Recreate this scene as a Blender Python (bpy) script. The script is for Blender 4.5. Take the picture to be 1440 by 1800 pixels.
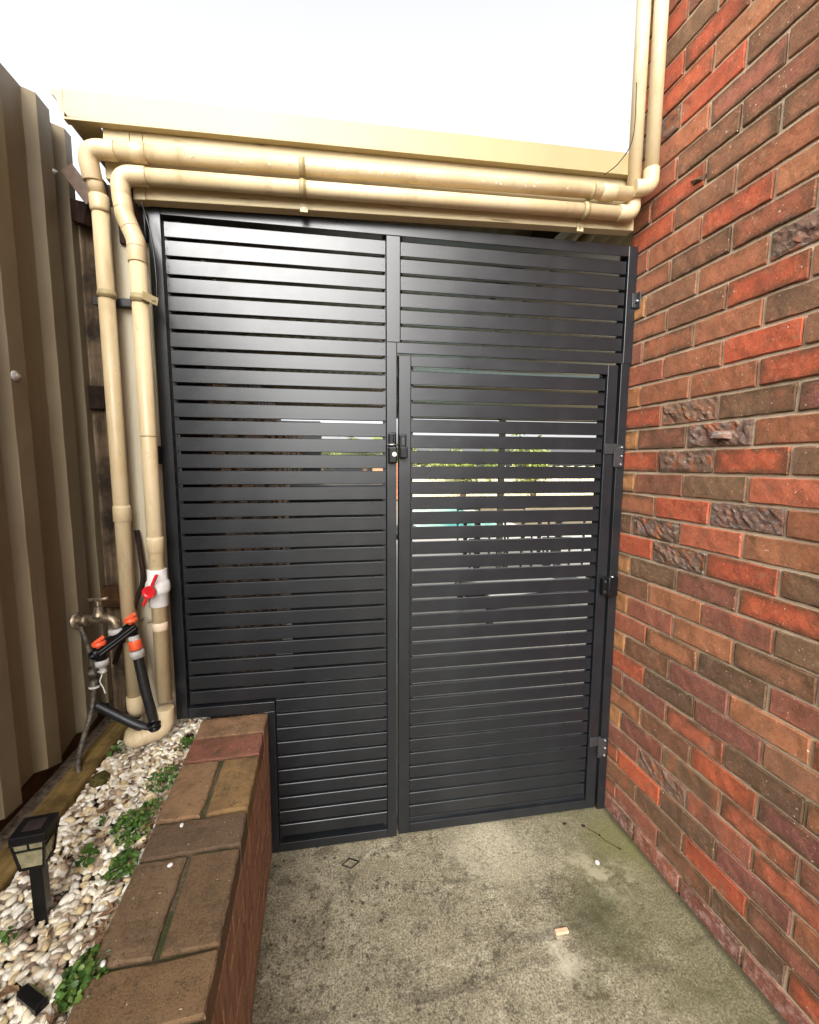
import bpy, math, random
import numpy as np
from mathutils import Vector, Matrix
random.seed(7); rng = np.random.default_rng(7)
R = math.radians
sc = bpy.context.scene
for o in list(bpy.data.objects): bpy.data.objects.remove(o)

# ------------------------------------------------------------------ camera
cam = bpy.data.cameras.new('camera'); cam_o = bpy.data.objects.new('camera', cam)
sc.collection.objects.link(cam_o); sc.camera = cam_o
cam.sensor_fit = 'HORIZONTAL'; cam.sensor_width = 36; cam.lens = 19.119
cam.clip_start = 0.02; cam.clip_end = 600
_r = Vector((0.98637, -0.16448, 0.00339)); _u = Vector((0.01488, 0.10975, 0.99385)); _f = Vector((0.16384, 0.98026, -0.11071))
cam_o.matrix_world = Matrix(((_r.x, _u.x, -_f.x, -1.20295), (_r.y, _u.y, -_f.y, -1.66702), (_r.z, _u.z, -_f.z, 1.5775), (0, 0, 0, 1)))

# ------------------------------------------------------------------ light
world = bpy.data.worlds.new('World'); sc.world = world; world.use_nodes = True
wn = world.node_tree
for n in list(wn.nodes): wn.nodes.remove(n)
SUN_EL, SUN_AZ = R(34), R(192)          # azimuth clockwise from +Y
wo = wn.nodes.new('ShaderNodeOutputWorld'); bg = wn.nodes.new('ShaderNodeBackground'); sky = wn.nodes.new('ShaderNodeTexSky')
hs = wn.nodes.new('ShaderNodeHueSaturation')
sky.sky_type = 'NISHITA'; sky.sun_disc = False; sky.sun_elevation = SUN_EL; sky.sun_rotation = SUN_AZ
sky.air_density = 1.0; sky.dust_density = 5.0; sky.ozone_density = 1.0
hs.inputs['Saturation'].default_value = 0.07
wn.links.new(sky.outputs[0], hs.inputs['Color']); wn.links.new(hs.outputs[0], bg.inputs[0]); wn.links.new(bg.outputs[0], wo.inputs[0])
bg.inputs[1].default_value = 0.15
sun = bpy.data.lights.new('sun', 'SUN'); sun_o = bpy.data.objects.new('sun', sun); sc.collection.objects.link(sun_o)
sun.energy = 0.45; sun.angle = R(40); sun.color = (1.0, 0.92, 0.80)
_d = Vector((math.sin(SUN_AZ) * math.cos(SUN_EL), math.cos(SUN_AZ) * math.cos(SUN_EL), math.sin(SUN_EL)))
sun_o.rotation_euler = _d.to_track_quat('Z', 'Y').to_euler()
sc.view_settings.view_transform = 'Standard'; sc.view_settings.look = 'None'
sc.view_settings.exposure = 1.65; sc.view_settings.gamma = 1.0
sc.view_settings.use_curve_mapping = False

# ------------------------------------------------------------------ node helpers
def lin(r, g, b):
    f = lambda c: (c / 255 / 12.92) if c <= 10 else ((c / 255 + 0.055) / 1.055) ** 2.4
    return (f(r), f(g), f(b), 1.0)
class NT:
    def __init__(s, name):
        s.m = bpy.data.materials.new(name); s.m.use_nodes = True; s.t = s.m.node_tree
        s.b = s.t.nodes['Principled BSDF']; s.out = s.t.nodes['Material Output']
        s.tc = s.t.nodes.new('ShaderNodeTexCoord')
    def n(s, typ, props=None, **ins):
        nd = s.t.nodes.new('ShaderNode' + typ)
        for k, v in (props or {}).items(): setattr(nd, k, v)
        for k, v in ins.items():
            key = int(k[1:]) if k[0] == 'i' and k[1:].isdigit() else k
            s.set(nd.inputs[key], v)
        return nd
    def set(s, sock, v):
        if hasattr(v, 'is_output'): s.t.links.new(v, sock)
        else:
            if isinstance(v, (tuple, list)) and sock.type == 'VECTOR': v = v[:3]
            sock.default_value = v
    def obj(s, scale=None, rot=None):
        v = s.tc.outputs['Object']
        if scale: v = s.n('Mapping', i0=v, i3=scale).outputs[0]
        return v
    def noise(s, vec, scale, detail=4.0, rough=0.55, dist=0.0):
        return s.n('TexNoise', Vector=vec, Scale=scale, Detail=detail, Roughness=rough, Distortion=dist).outputs[0]
    def ramp(s, fac, stops, interp='LINEAR'):
        r = s.n('ValToRGB', Fac=fac); cr = r.color_ramp; cr.interpolation = interp
        while len(cr.elements) < len(stops): cr.elements.new(0.5)
        for e, (p, c) in zip(cr.elements, stops):
            e.position = p; e.color = c if isinstance(c, (tuple, list)) else (c, c, c, 1)
        return r.outputs[0]
    def rng(s, fac, a, b, c=0.0, d=1.0, smooth=True):
        return s.n('MapRange', {'interpolation_type': 'SMOOTHSTEP' if smooth else 'LINEAR'}, i0=fac, i1=a, i2=b, i3=c, i4=d).outputs[0]
    def mix(s, fac, a, b, mode='MIX'):
        m = s.n('Mix', {'data_type': 'RGBA', 'blend_type': mode}); s.set(m.inputs[0], fac); s.set(m.inputs[6], a); s.set(m.inputs[7], b)
        return m.outputs[2]
    def math(s, op, a, b=0.0):
        m = s.n('Math', {'operation': op}); s.set(m.inputs[0], a); s.set(m.inputs[1], b); return m.outputs[0]
    def bump(s, h, strength=0.3, dist=0.004, normal=None):
        b = s.n('Bump', Height=h, Strength=strength, Distance=dist)
        if normal: s.set(b.inputs['Normal'], normal)
        s.set(s.b.inputs['Normal'], b.outputs[0]); return b.outputs[0]
    def fin(s, col=None, rough=None, spec=None, metal=None):
        if col is not None: s.set(s.b.inputs['Base Color'], col)
        if rough is not None: s.set(s.b.inputs['Roughness'], rough)
        if spec is not None: s.set(s.b.inputs['Specular IOR Level'], spec)
        if metal is not None: s.set(s.b.inputs['Metallic'], metal)
        return s.m
def simple(name, col, rough=0.5, spec=0.5, metal=0.0, var=0.12, nscale=30, bump=0.0, bscale=200):
    m = NT(name); n = m.noise(m.obj(), nscale, 5)
    c2 = tuple(x * (1 - 2 * var) for x in col[:3]) + (1,); c3 = tuple(min(1, x * (1 + 2 * var)) for x in col[:3]) + (1,)
    m.fin(m.ramp(n, [(0.3, c2), (0.7, c3)]), rough, spec, metal)
    if bump: m.bump(m.noise(m.obj(), bscale, 3), bump, 0.002)
    return m.m
M = {}
# powder coated gate: dark charcoal with faint drawn lines along each slat and a few hand smudges
m = NT('powdercoat'); g = m.noise(m.obj((1.5, 400, 400)), 1.0, 3); sm = m.noise(m.obj(), 9, 5, 0.6); n1 = m.noise(m.obj(), 900, 2)
c = m.mix(m.rng(sm, 0.35, 0.75, 0, 1), (0.0080, 0.0094, 0.0116, 1), (0.0112, 0.0130, 0.0158, 1))
c = m.mix(m.math('MULTIPLY', m.rng(m.noise(m.obj(), 23, 6, 0.7), 0.62, 0.72), 0.12), c, (0.11, 0.11, 0.10, 1))
m.fin(c, m.n('Math', {'operation': 'ADD'}, i0=m.math('MULTIPLY', sm, 0.16), i1=0.22).outputs[0], 0.66)
m.bump(m.math('ADD', m.math('MULTIPLY', g, 0.7), m.math('MULTIPLY', n1, 0.3)), 0.10, 0.0006); M['gate'] = m.m
M['black'] = simple('black_plastic', (0.006, 0.006, 0.0065, 1), 0.32, 0.3, var=0.1, bump=0.05)
M['rubber'] = simple('black_hose_rubber', (0.014, 0.014, 0.015, 1), 0.38, 0.5, var=0.25, nscale=40)
M['steel'] = simple('zinc_steel', (0.55, 0.55, 0.53, 1), 0.32, 0.5, 1.0, var=0.15)
M['bracket'] = simple('painted_bracket', (0.026, 0.026, 0.027, 1), 0.4, var=0.15, nscale=60)
M['cream_metal'] = simple('cream_gutter_paint', lin(158, 142, 104), 0.42, 0.4, var=0.03, nscale=6)
# pvc pipe
m = NT('cream_pvc'); o = m.obj(); a = m.noise(o, 5, 5, 0.6); d = m.noise(o, 70, 4, 0.7)
c = m.ramp(a, [(0.3, lin(194, 172, 132)), (0.55, lin(204, 184, 147)), (0.75, lin(210, 193, 160))])
c = m.mix(m.math('MULTIPLY', m.rng(d, 0.60, 0.72), 0.35), c, lin(120, 88, 50))
gr = m.noise(m.obj((14, 14, 3)), 1.0, 7, 0.7)
c = m.mix(m.math('MULTIPLY', m.rng(gr, 0.52, 0.70), 0.38), c, lin(140, 110, 74))
sp = m.rng(m.n('TexVoronoi', Vector=o, Scale=60.0).outputs[0], 0.10, 0.04)
c = m.mix(m.math('MULTIPLY', m.math('MULTIPLY', sp, m.rng(a, 0.5, 0.6)), 0.75), c, lin(60, 44, 28))
m.fin(c, m.rng(a, 0.2, 0.8, 0.34, 0.50), 0.45); m.bump(m.noise(o, 60, 3), 0.03, 0.002); M['pvc'] = m.m
M['white_pvc'] = simple('white_pvc', (0.72, 0.71, 0.68, 1), 0.32, var=0.06, nscale=30)
M['tape'] = simple('pale_tape', lin(232, 208, 180), 0.5, var=0.05)
M['red'] = simple('red_plastic', (0.62, 0.018, 0.022, 1), 0.33, var=0.08)
M['orange'] = simple('orange_plastic', (0.80, 0.11, 0.035, 1), 0.4, var=0.08)
M['grey_plastic'] = simple('grey_plastic', (0.42, 0.41, 0.38, 1), 0.45, var=0.12)
M['brass'] = simple('tarnished_brass', (0.27, 0.215, 0.15, 1), 0.42, 0.5, 0.7, var=0.35, nscale=60, bump=0.15, bscale=120)
M['copper'] = simple('weathered_copper_pipe', (0.10, 0.085, 0.065, 1), 0.55, 0.5, 0.35, var=0.4, nscale=80, bump=0.2)
M['thread'] = simple('white_thread_tape', (0.75, 0.74, 0.70, 1), 0.6, var=0.05)
M['solar'] = simple('solar_cell', (0.035, 0.025, 0.028, 1), 0.15, var=0.2)
m = NT('frosted_lamp_panel'); m.fin(m.ramp(m.noise(m.obj(), 60, 3), [(0.3, lin(150, 144, 108)), (0.7, lin(200, 194, 158))]), 0.18, 0.5)
m.set(m.b.inputs['Transmission Weight'], 0.45); M['lamp_pane'] = m.m
# painted beam timber (cracks, flaking)
def paint_timber(name, base, dirt, ax):
    m = NT(name); sca = (2, 40, 40) if ax == 0 else (40, 40, 2)
    g = m.noise(m.obj(sca), 2.2, 6, 0.65); big = m.noise(m.obj(), 5, 4)
    crack = m.math('MULTIPLY', m.rng(g, 0.60, 0.68), m.rng(big, 0.42, 0.62))
    c = m.mix(m.math('MULTIPLY', crack, 0.8), m.ramp(big, [(0.3, tuple(x * 0.9 for x in base[:3]) + (1,)), (0.7, base)]), dirt)
    m.fin(c, 0.55, 0.35); m.bump(m.math('SUBTRACT', m.math('MULTIPLY', g, 0.4), crack), 0.5, 0.003); return m.m
M['beam'] = paint_timber('cream_painted_timber', lin(196, 180, 142), lin(84, 66, 42), 0)
M['pale_post'] = paint_timber('dirty_white_post_paint', lin(186, 176, 152), lin(102, 90, 70), 2)
def timber(name, c1, c2, c3, ax, rough=0.8):
    m = NT(name); s3 = [38, 38, 38]; s3[ax] = 2.0
    g = m.noise(m.obj(tuple(s3)), 1.6, 7, 0.7, 0.6); big = m.noise(m.obj(), 7, 5, 0.65)
    c = m.mix(m.rng(big, 0.4, 0.68), m.ramp(g, [(0.3, c1), (0.5, c2), (0.72, c3)]), tuple(x * 0.55 for x in c1[:3]) + (1,))
    m.fin(c, rough, 0.25); m.bump(g, 0.55, 0.004); return m.m
M['grey_timber'] = timber('weathered_grey_timber', lin(52, 40, 28), lin(98, 80, 60), lin(128, 112, 92), 2)
M['dark_timber'] = timber('dark_brown_timber', lin(30, 18, 12), lin(52, 34, 24), lin(72, 50, 36), 2)
M['sleeper'] = timber('treated_pine', lin(100, 80, 44), lin(134, 110, 64), lin(158, 134, 84), 1)
M['plinth'] = timber('dark_plinth_timber', lin(60, 36, 18), lin(88, 58, 30), lin(110, 76, 42), 1)
# colorbond fence sheet
m = NT('taupe_steel_sheet'); o = m.obj(); st = m.noise(m.obj((26, 26, 1.1)), 1.0, 6, 0.65); big = m.noise(o, 4, 5, 0.6)
c = m.ramp(big, [(0.3, lin(118, 106, 84)), (0.7, lin(130, 118, 95))])
c = m.mix(m.math('MULTIPLY', m.rng(st, 0.54, 0.74), 0.40), c, lin(104, 78, 52))
geo = m.n('SeparateXYZ', i0=o).outputs
low = m.math('MULTIPLY', m.rng(geo[2], 0.95, 0.60), m.rng(m.noise(o, 24, 6, 0.7), 0.40, 0.66))
c = m.mix(m.math('MULTIPLY', low, 0.75), c, lin(128, 112, 84))
sc1 = m.rng(m.noise(m.obj((220, 220, 22)), 1.0, 2), 0.79, 0.83)
c = m.mix(m.math('MULTIPLY', sc1, 0.6), c, lin(190, 180, 158))
m.fin(c, m.rng(big, 0.2, 0.8, 0.40, 0.55), 0.4); m.bump(m.noise(o, 12, 3), 0.05, 0.004); M['sheet'] = m.m
# bricks: colour per object, flashed bands, dark rims, pores, lime flecks
def brick_mat(name, rough_face):
    m = NT(name); oi = m.n('ObjectInfo'); o = m.tc.outputs['Object']; rnd = oi.outputs['Random']
    off = m.n('CombineXYZ', i0=m.math('MULTIPLY', rnd, 37.0), i1=m.math('MULTIPLY', rnd, 91.0), i2=m.math('MULTIPLY', rnd, 53.0)).outputs[0]
    v = m.n('VectorMath', {'operation': 'ADD'}, i0=o, i1=off).outputs[0]
    band = m.noise(m.n('Mapping', i0=v, i3=(3, 15, 3)).outputs[0], 1.0, 2.5, 0.5, 0.4)
    mott = m.noise(v, 26, 8, 0.72); fine = m.noise(v, 165, 6, 0.82); med = m.noise(v, 62, 7, 0.78)
    base = oi.outputs['Color']
    c = m.mix(m.math('MULTIPLY', m.rng(band, 0.50, 0.66), m.rng(rnd, 0.35, 0.75, 0.0, 0.8)), base, m.mix(0.6, base, lin(178, 96, 62)))
    c = m.mix(m.math('MULTIPLY', m.rng(mott, 0.44, 0.66), 0.75), c, m.mix(0.62, base, lin(88, 68, 48)))
    c = m.mix(m.math('MULTIPLY', m.rng(med, 0.50, 0.36), 0.55), c, m.mix(0.5, base, lin(205, 140, 98)))
    blot = m.noise(v, 11, 5, 0.62, 0.6)
    c = m.mix(m.math('MULTIPLY', m.rng(blot, 0.50, 0.62), 0.62), c, m.mix(0.45, base, lin(96, 70, 54)))
    c = m.mix(m.math('MULTIPLY', m.rng(blot, 0.46, 0.34), 0.36), c, m.mix(0.5, base, lin(190, 116, 84)))
    xyz = m.n('SeparateXYZ', i0=o).outputs
    ey = m.rng(m.math('ABSOLUTE', xyz[1]), 0.070, 0.113); ez = m.rng(m.math('ABSOLUTE', xyz[2]), 0.014, 0.036)
    rim = m.math('MULTIPLY', m.math('MAXIMUM', ey, ez), m.rng(m.math('FRACT', m.math('MULTIPLY', rnd, 7.3)), 0.15, 0.75))
    rim = m.math('MULTIPLY', rim, m.rng(m.noise(v, 20, 5, 0.65), 0.28, 0.58))
    c = m.mix(m.math('MULTIPLY', rim, 0.80), c, lin(82, 66, 47))
    c = m.mix(m.math('MULTIPLY', m.rng(fine, 0.46, 0.34), 0.80), c, (0.026, 0.016, 0.011, 1))
    c = m.mix(m.math('MULTIPLY', m.rng(fine, 0.57, 0.70), 0.50), c, lin(206, 164, 128))
    fl = m.rng(m.noise(v, 135, 2, 0.5), 0.71, 0.735)
    c = m.mix(m.math('MULTIPLY', fl, 0.8), c, lin(222, 206, 184))
    sm = m.math('MULTIPLY', m.rng(m.noise(m.tc.outputs['Object'], 9, 5, 0.7), 0.55, 0.75), 0.25)
    if rough_face:
        c = m.mix(m.math('MULTIPLY', m.rng(m.noise(m.n('Mapping', i0=v, i3=(30, 22, 60)).outputs[0], 1.0, 6, 0.75), 0.54, 0.64), 0.75), c, lin(166, 158, 150))
        c = m.mix(m.math('MULTIPLY', m.rng(m.noise(v, 24, 5, 0.7), 0.54, 0.62), 0.85), c, lin(156, 92, 58))
        c = m.mix(m.math('MULTIPLY', m.rng(m.noise(m.n('Mapping', i0=v, i3=(40, 18, 70)).outputs[0], 1.0, 5, 0.7), 0.40, 0.33), 0.6), c, (0.03, 0.022, 0.018, 1))
    wp = m.n('NewGeometry').outputs['Position']
    c = m.mix(m.math('MULTIPLY', m.rng(m.noise(wp, 3.2, 6, 0.68), 0.50, 0.70), 0.42), c, lin(66, 54, 42))
    c = m.mix(m.math('MULTIPLY', m.rng(m.noise(wp, 17, 7, 0.75), 0.55, 0.68), 0.42), c, lin(150, 122, 96))
    # pale lime bloom on the lowest courses
    tci = m.n('NewGeometry').outputs['Position']; wz = m.n('SeparateXYZ', i0=tci).outputs[2]
    c = m.mix(m.math('MULTIPLY', m.math('MULTIPLY', m.rng(wz, 0.14, 0.02), m.rng(m.noise(tci, 30, 6, 0.75), 0.46, 0.66)), 0.6), c, lin(206, 176, 164))
    m.fin(c, 0.85, 0.25)
    h = m.math('ADD', m.math('MULTIPLY', fine, 0.7), m.math('MULTIPLY', med, 0.6))
    m.bump(h, 0.9 if rough_face else 0.7, 0.006 if rough_face else 0.003); return m.m
M['brick'] = brick_mat('clay_brick', False); M['clinker'] = brick_mat('rough_clinker_brick', True)
m = NT('mortar'); o = m.obj(); a = m.noise(o, 12, 4); f = m.noise(o, 300, 4, 0.7)
m.fin(m.mix(m.math('MULTIPLY', m.rng(f, 0.45, 0.65), 0.5), m.ramp(a, [(0.3, lin(196, 174, 146)), (0.7, lin(220, 200, 172))]), lin(160, 138, 112)), 0.9, 0.2)
m.bump(f, 0.7, 0.003); M['mortar'] = m.m
m = NT('mossy_mortar'); o = m.obj(); f = m.noise(o, 160, 5, 0.7); a = m.noise(o, 14, 5)
m.fin(m.mix(m.rng(a, 0.42, 0.6), m.ramp(f, [(0.3, lin(54, 46, 34)), (0.7, lin(112, 100, 78))]), lin(62, 66, 38)), 0.95, 0.2)
m.bump(f, 0.9, 0.004); M['mossy_mortar'] = m.m
# planter coping bricks: brown pavers with pits and lime dots
m = NT('worn_coping_brick'); oi = m.n('ObjectInfo'); o = m.tc.outputs['Object']; rnd = oi.outputs['Random']
off = m.n('CombineXYZ', i0=m.math('MULTIPLY', rnd, 37.0), i1=m.math('MULTIPLY', rnd, 91.0), i2=m.math('MULTIPLY', rnd, 53.0)).outputs[0]
v = m.n('VectorMath', {'operation': 'ADD'}, i0=o, i1=off).outputs[0]
mo = m.noise(v, 16, 6, 0.7); fi = m.noise(v, 190, 5, 0.75); b2 = m.noise(v, 7, 4)
c = m.mix(m.rng(mo, 0.40, 0.68), oi.outputs['Color'], m.mix(0.55, oi.outputs['Color'], lin(74, 62, 46)))
c = m.mix(m.math('MULTIPLY', m.rng(b2, 0.5, 0.7), 0.5), c, lin(122, 94, 64))
c = m.mix(m.math('MULTIPLY', m.rng(fi, 0.46, 0.32), 0.9), c, lin(36, 26, 18))
c = m.mix(m.math('MULTIPLY', m.rng(fi, 0.58, 0.70), 0.35), c, lin(176, 146, 108))
c = m.mix(m.math('MULTIPLY', m.rng(m.noise(v, 38, 6, 0.75), 0.54, 0.64), 0.5), c, lin(66, 56, 40))
c = m.mix(m.math('MULTIPLY', m.rng(m.noise(v, 110, 2), 0.735, 0.755), 0.9), c, lin(214, 200, 178))
m.fin(c, 0.86, 0.3); m.bump(m.math('ADD', m.math('MULTIPLY', fi, 0.7), mo), 0.9, 0.005); M['coping'] = m.m
m = NT('streaked_face_brick'); oi = m.n('ObjectInfo'); o = m.tc.outputs['Object']
off = m.n('CombineXYZ', i0=m.math('MULTIPLY', oi.outputs['Random'], 37.0), i1=m.math('MULTIPLY', oi.outputs['Random'], 91.0)).outputs[0]
v = m.n('VectorMath', {'operation': 'ADD'}, i0=o, i1=off).outputs[0]
s1 = m.noise(m.n('Mapping', i0=v, i3=(10, 46, 4)).outputs[0], 1.0, 5, 0.65); f = m.noise(v, 150, 4, 0.7)
c = m.ramp(s1, [(0.28, lin(84, 64, 50)), (0.45, lin(140, 106, 82)), (0.6, lin(178, 136, 104)), (0.75, lin(120, 96, 76))])
m.fin(m.mix(0.35, c, oi.outputs['Color']), 0.85, 0.3); m.bump(m.math('ADD', s1, m.math('MULTIPLY', f, 0.6)), 0.7, 0.004); M['facebrick'] = m.m
# concrete path with lichen dots, algae film, scuffs
m = NT('stained_concrete'); o = m.obj(); xyz = m.n('SeparateXYZ', i0=o).outputs
n1 = m.noise(o, 2.6, 5, 0.6); n2 = m.noise(o, 11, 6, 0.7); n3 = m.noise(o, 95, 5, 0.75); n4 = m.noise(o, 46, 5, 0.7)
n5 = m.noise(o, 150, 8, 0.82); n6 = m.noise(o, 60, 8, 0.8); n7 = m.noise(o, 5.5, 6, 0.65)
c = m.ramp(n2, [(0.25, lin(122, 113, 93)), (0.5, lin(154, 145, 121)), (0.75, lin(182, 173, 147))])
c = m.mix(m.math('MULTIPLY', m.rng(n5, 0.54, 0.40), 0.85), c, lin(72, 65, 50))
c = m.mix(m.math('MULTIPLY', m.rng(n5, 0.54, 0.64), 0.6), c, lin(214, 204, 172))
spk = m.math('MULTIPLY', m.rng(n6, 0.50, 0.60), m.rng(n7, 0.38, 0.62, 0.12, 1.0))
n9 = m.noise(o, 7.5, 9, 0.80, 0.3)
c = m.mix(m.math('MULTIPLY', m.math('MULTIPLY', m.rng(n9, 0.52, 0.62), m.rng(n5, 0.62, 0.40, 0.45, 1.0)), 0.80), c, lin(62, 55, 42))
c = m.mix(m.math('MULTIPLY', m.math('MULTIPLY', m.rng(n9, 0.46, 0.36), m.rng(n5, 0.40, 0.56)), 0.55), c, lin(214, 206, 180))
n8 = m.noise(o, 21, 9, 0.84)
c = m.mix(m.math('MULTIPLY', m.math('MULTIPLY', m.rng(n8, 0.52, 0.60), m.rng(n1, 0.40, 0.56, 0.25, 1.0)), 0.78), c, lin(60, 53, 40))
c = m.mix(m.math('MULTIPLY', spk, 0.85), c, lin(52, 45, 34))
c = m.mix(m.math('MULTIPLY', m.rng(n7, 0.56, 0.70), 0.45), c, lin(72, 65, 50))
# dark lichen dots, denser near the planter
vo = m.n('TexVoronoi', Vector=o, Scale=30.0).outputs; dots = m.rng(m.math('ADD', vo[0], m.math('MULTIPLY', n3, 0.22)), 0.36, 0.26)
dsel = m.rng(m.n('SeparateXYZ', i0=vo[1]).outputs[0], 0.55, 0.75)
c = m.mix(m.math('MULTIPLY', m.math('MULTIPLY', dots, dsel), m.rng(xyz[0], -0.6, -1.3, 0.25, 0.85)), c, lin(50, 42, 30))
# algae film near the house wall
wx = m.math('ADD', xyz[0], m.math('MULTIPLY', m.math('SUBTRACT', n1, 0.5), 0.9))
alg = m.rng(wx, -0.52, -0.18)
c = m.mix(m.math('MULTIPLY', alg, m.rng(n5, 0.36, 0.62, 0.85, 0.45)), c, m.mix(n2, lin(70, 67, 40), lin(102, 97, 64)))
def blob(cx, cy, r0, r1, warp=0.10):
    vv = m.n('VectorMath', {'operation': 'DISTANCE'}, i0=m.n('VectorMath', {'operation': 'ADD'}, i0=o, i1=m.n('VectorMath', {'operation': 'SCALE'}, i0=m.n('TexNoise', Vector=o, Scale=6.0).outputs[1], i3=warp * 2).outputs[0]).outputs[0], i1=(cx + warp, cy + warp, warp)).outputs[1]
    return m.rng(vv, r1, r0)
c = m.mix(m.math('MULTIPLY', blob(-0.33, -0.45, 0.02, 0.17), 0.62), c, lin(56, 58, 30))
c = m.mix(m.math('MULTIPLY', blob(-0.05, -0.16, 0.02, 0.20), 0.6), c, lin(106, 106, 60))
c = m.mix(m.math('MULTIPLY', m.math('MULTIPLY', blob(-0.24, -0.30, 0.04, 0.20), m.rng(n2, 0.45, 0.62)), 0.6), c, lin(176, 168, 140))
c = m.mix(m.math('MULTIPLY', m.math('MULTIPLY', blob(-0.60, -0.10, 0.03, 0.24), m.rng(n3, 0.35, 0.6)), 0.6), c, lin(206, 198, 170))
c = m.mix(m.math('MULTIPLY', m.math('MULTIPLY', blob(-0.50, -0.52, 0.03, 0.13), m.rng(n2, 0.40, 0.6)), 0.7), c, lin(198, 190, 166))
wd = m.math('SUBTRACT', m.math('MULTIPLY', xyz[1], -0.049), xyz[0])
grime = m.rng(m.math('ADD', wd, m.math('MULTIPLY', m.math('SUBTRACT', n8, 0.5), 0.05)), 0.035, 0.004)
c = m.mix(m.math('MULTIPLY', grime, 0.75), c, lin(44, 40, 26))
# long soft scuffs
sv = m.n('Mapping', i0=o, i2=(0, 0, R(-20)), i3=(2.2, 14, 1)).outputs[0]
sf = m.math('MULTIPLY', m.rng(m.noise(sv, 1.0, 5, 0.6), 0.58, 0.68), m.rng(n5, 0.35, 0.6, 1.0, 0.6))
c = m.mix(m.math('MULTIPLY', sf, 0.6), c, lin(58, 51, 39))
m.fin(c, m.rng(n2, 0.2, 0.8, 0.62, 0.85), 0.35)
m.bump(m.math('ADD', m.math('MULTIPLY', n5, 0.6), m.math('MULTIPLY', n6, 0.6)), 0.6, 0.003); M['concrete'] = m.m
# pebbles
m = NT('white_pebble'); gi = m.n('NewGeometry').outputs['Random Per Island']; n = m.noise(m.obj(), 130, 4, 0.6)
c = m.ramp(gi, [(0.0, lin(232, 225, 208)), (0.34, lin(238, 233, 220)), (0.52, lin(222, 206, 170)), (0.64, lin(204, 180, 134)), (0.72, lin(230, 222, 202)), (0.86, lin(182, 160, 132)), (0.95, lin(160, 142, 124)), (1.0, lin(104, 82, 72))])
c = m.mix(m.math('MULTIPLY', m.rng(n, 0.52, 0.75), 0.35), c, lin(180, 146, 104)); m.fin(c, 0.42, 0.4); m.bump(n, 0.12, 0.002); M['pebble'] = m.m
M['soil'] = simple('dark_soil', (0.12, 0.09, 0.062, 1), 0.95, 0.2, var=0.35, nscale=60, bump=0.8)
m = NT('leaf'); gi = m.n('NewGeometry').outputs['Random Per Island']
m.fin(m.ramp(gi, [(0.0, (0.022, 0.060, 0.010, 1)), (0.5, (0.060, 0.135, 0.022, 1)), (0.85, (0.12, 0.20, 0.035, 1)), (1.0, (0.22, 0.24, 0.08, 1))]), 0.45, 0.4)
m.set(m.b.inputs['Subsurface Weight'], 0.0); M['leaf'] = m.m
m = NT('tree_leaf'); gi = m.n('NewGeometry').outputs['Random Per Island']
m.fin(m.ramp(gi, [(0.0, (0.07, 0.11, 0.02, 1)), (0.5, (0.15, 0.19, 0.04, 1)), (1.0, (0.32, 0.32, 0.08, 1))]), 0.5, 0.3); M['tree_leaf'] = m.m
m = NT('dry_litter'); gi = m.n('NewGeometry').outputs['Random Per Island']
m.fin(m.ramp(gi, [(0.0, lin(74, 52, 38)), (0.5, lin(118, 90, 66)), (1.0, lin(150, 124, 96))]), 0.85, 0.2); M['litter'] = m.m
m = NT('mossy_stone'); o = m.obj(); f = m.noise(o, 90, 5, 0.75); m.fin(m.ramp(f, [(0.3, lin(34, 30, 16)), (0.5, lin(82, 76, 36)), (0.7, lin(104, 96, 62))]), 0.95, 0.2); m.bump(f, 1.0, 0.006); M['moss'] = m.m
m = NT('stacked_stone'); gi = m.n('NewGeometry').outputs['Random Per Island']; f = m.noise(m.obj(), 40, 5, 0.7)
m.fin(m.mix(m.rng(f, 0.4, 0.7), m.ramp(gi, [(0.0, lin(92, 80, 68)), (0.5, lin(132, 116, 98)), (1.0, lin(150, 108, 86))]), lin(60, 52, 44)), 0.9, 0.2); m.bump(f, 0.8, 0.01); M['stone'] = m.m
M['paver'] = simple('pale_paving', lin(196, 190, 178), 0.6, var=0.06, nscale=8)
M['ground'] = simple('bare_ground', lin(120, 108, 84), 0.95, 0.2, var=0.2, nscale=2)
m = NT('pool_water'); m.fin((0.10, 0.48, 0.46, 1), 0.08, 0.5); m.bump(m.noise(m.obj(), 9, 3), 0.15, 0.02); M['water'] = m.m
M['ceiling'] = simple('olive_roof_sheet', lin(112, 100, 66), 0.5, var=0.08, nscale=5)
M['roof_post'] = simple('dark_olive_post', lin(84, 78, 58), 0.5, var=0.06)
m = NT('translucent_roof_sheet'); tr = m.n('BsdfTranslucent', Color=(0.34, 0.38, 0.36, 1)); m.t.links.new(tr.outputs[0], m.out.inputs[0]); M['skylight'] = m.m
M['far_brick'] = simple('far_orange_brick', lin(190, 120, 88), 0.85, var=0.2, nscale=14)
M['far_fence'] = simple('far_pale_fence', lin(214, 206, 168), 0.8, var=0.15, nscale=3)
M['outdoor_black'] = simple('outdoor_black_metal', (0.02, 0.02, 0.021, 1), 0.45, var=0.15)
M['cushion'] = simple('white_cushion', lin(215, 212, 205), 0.9, var=0.04)
M['trunk'] = timber('tree_bark', lin(60, 46, 34), lin(96, 78, 60), lin(120, 100, 80), 2)
M['salmon'] = simple('pink_wood_scrap', lin(226, 176, 142), 0.7, var=0.08)
M['oxide'] = simple('pinkish_bracket', lin(92, 72, 56), 0.6, var=0.2, nscale=40)
m = NT('green_glass'); m.fin(lin(120, 150, 30), 0.25, 0.5); M['green'] = m.m

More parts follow.
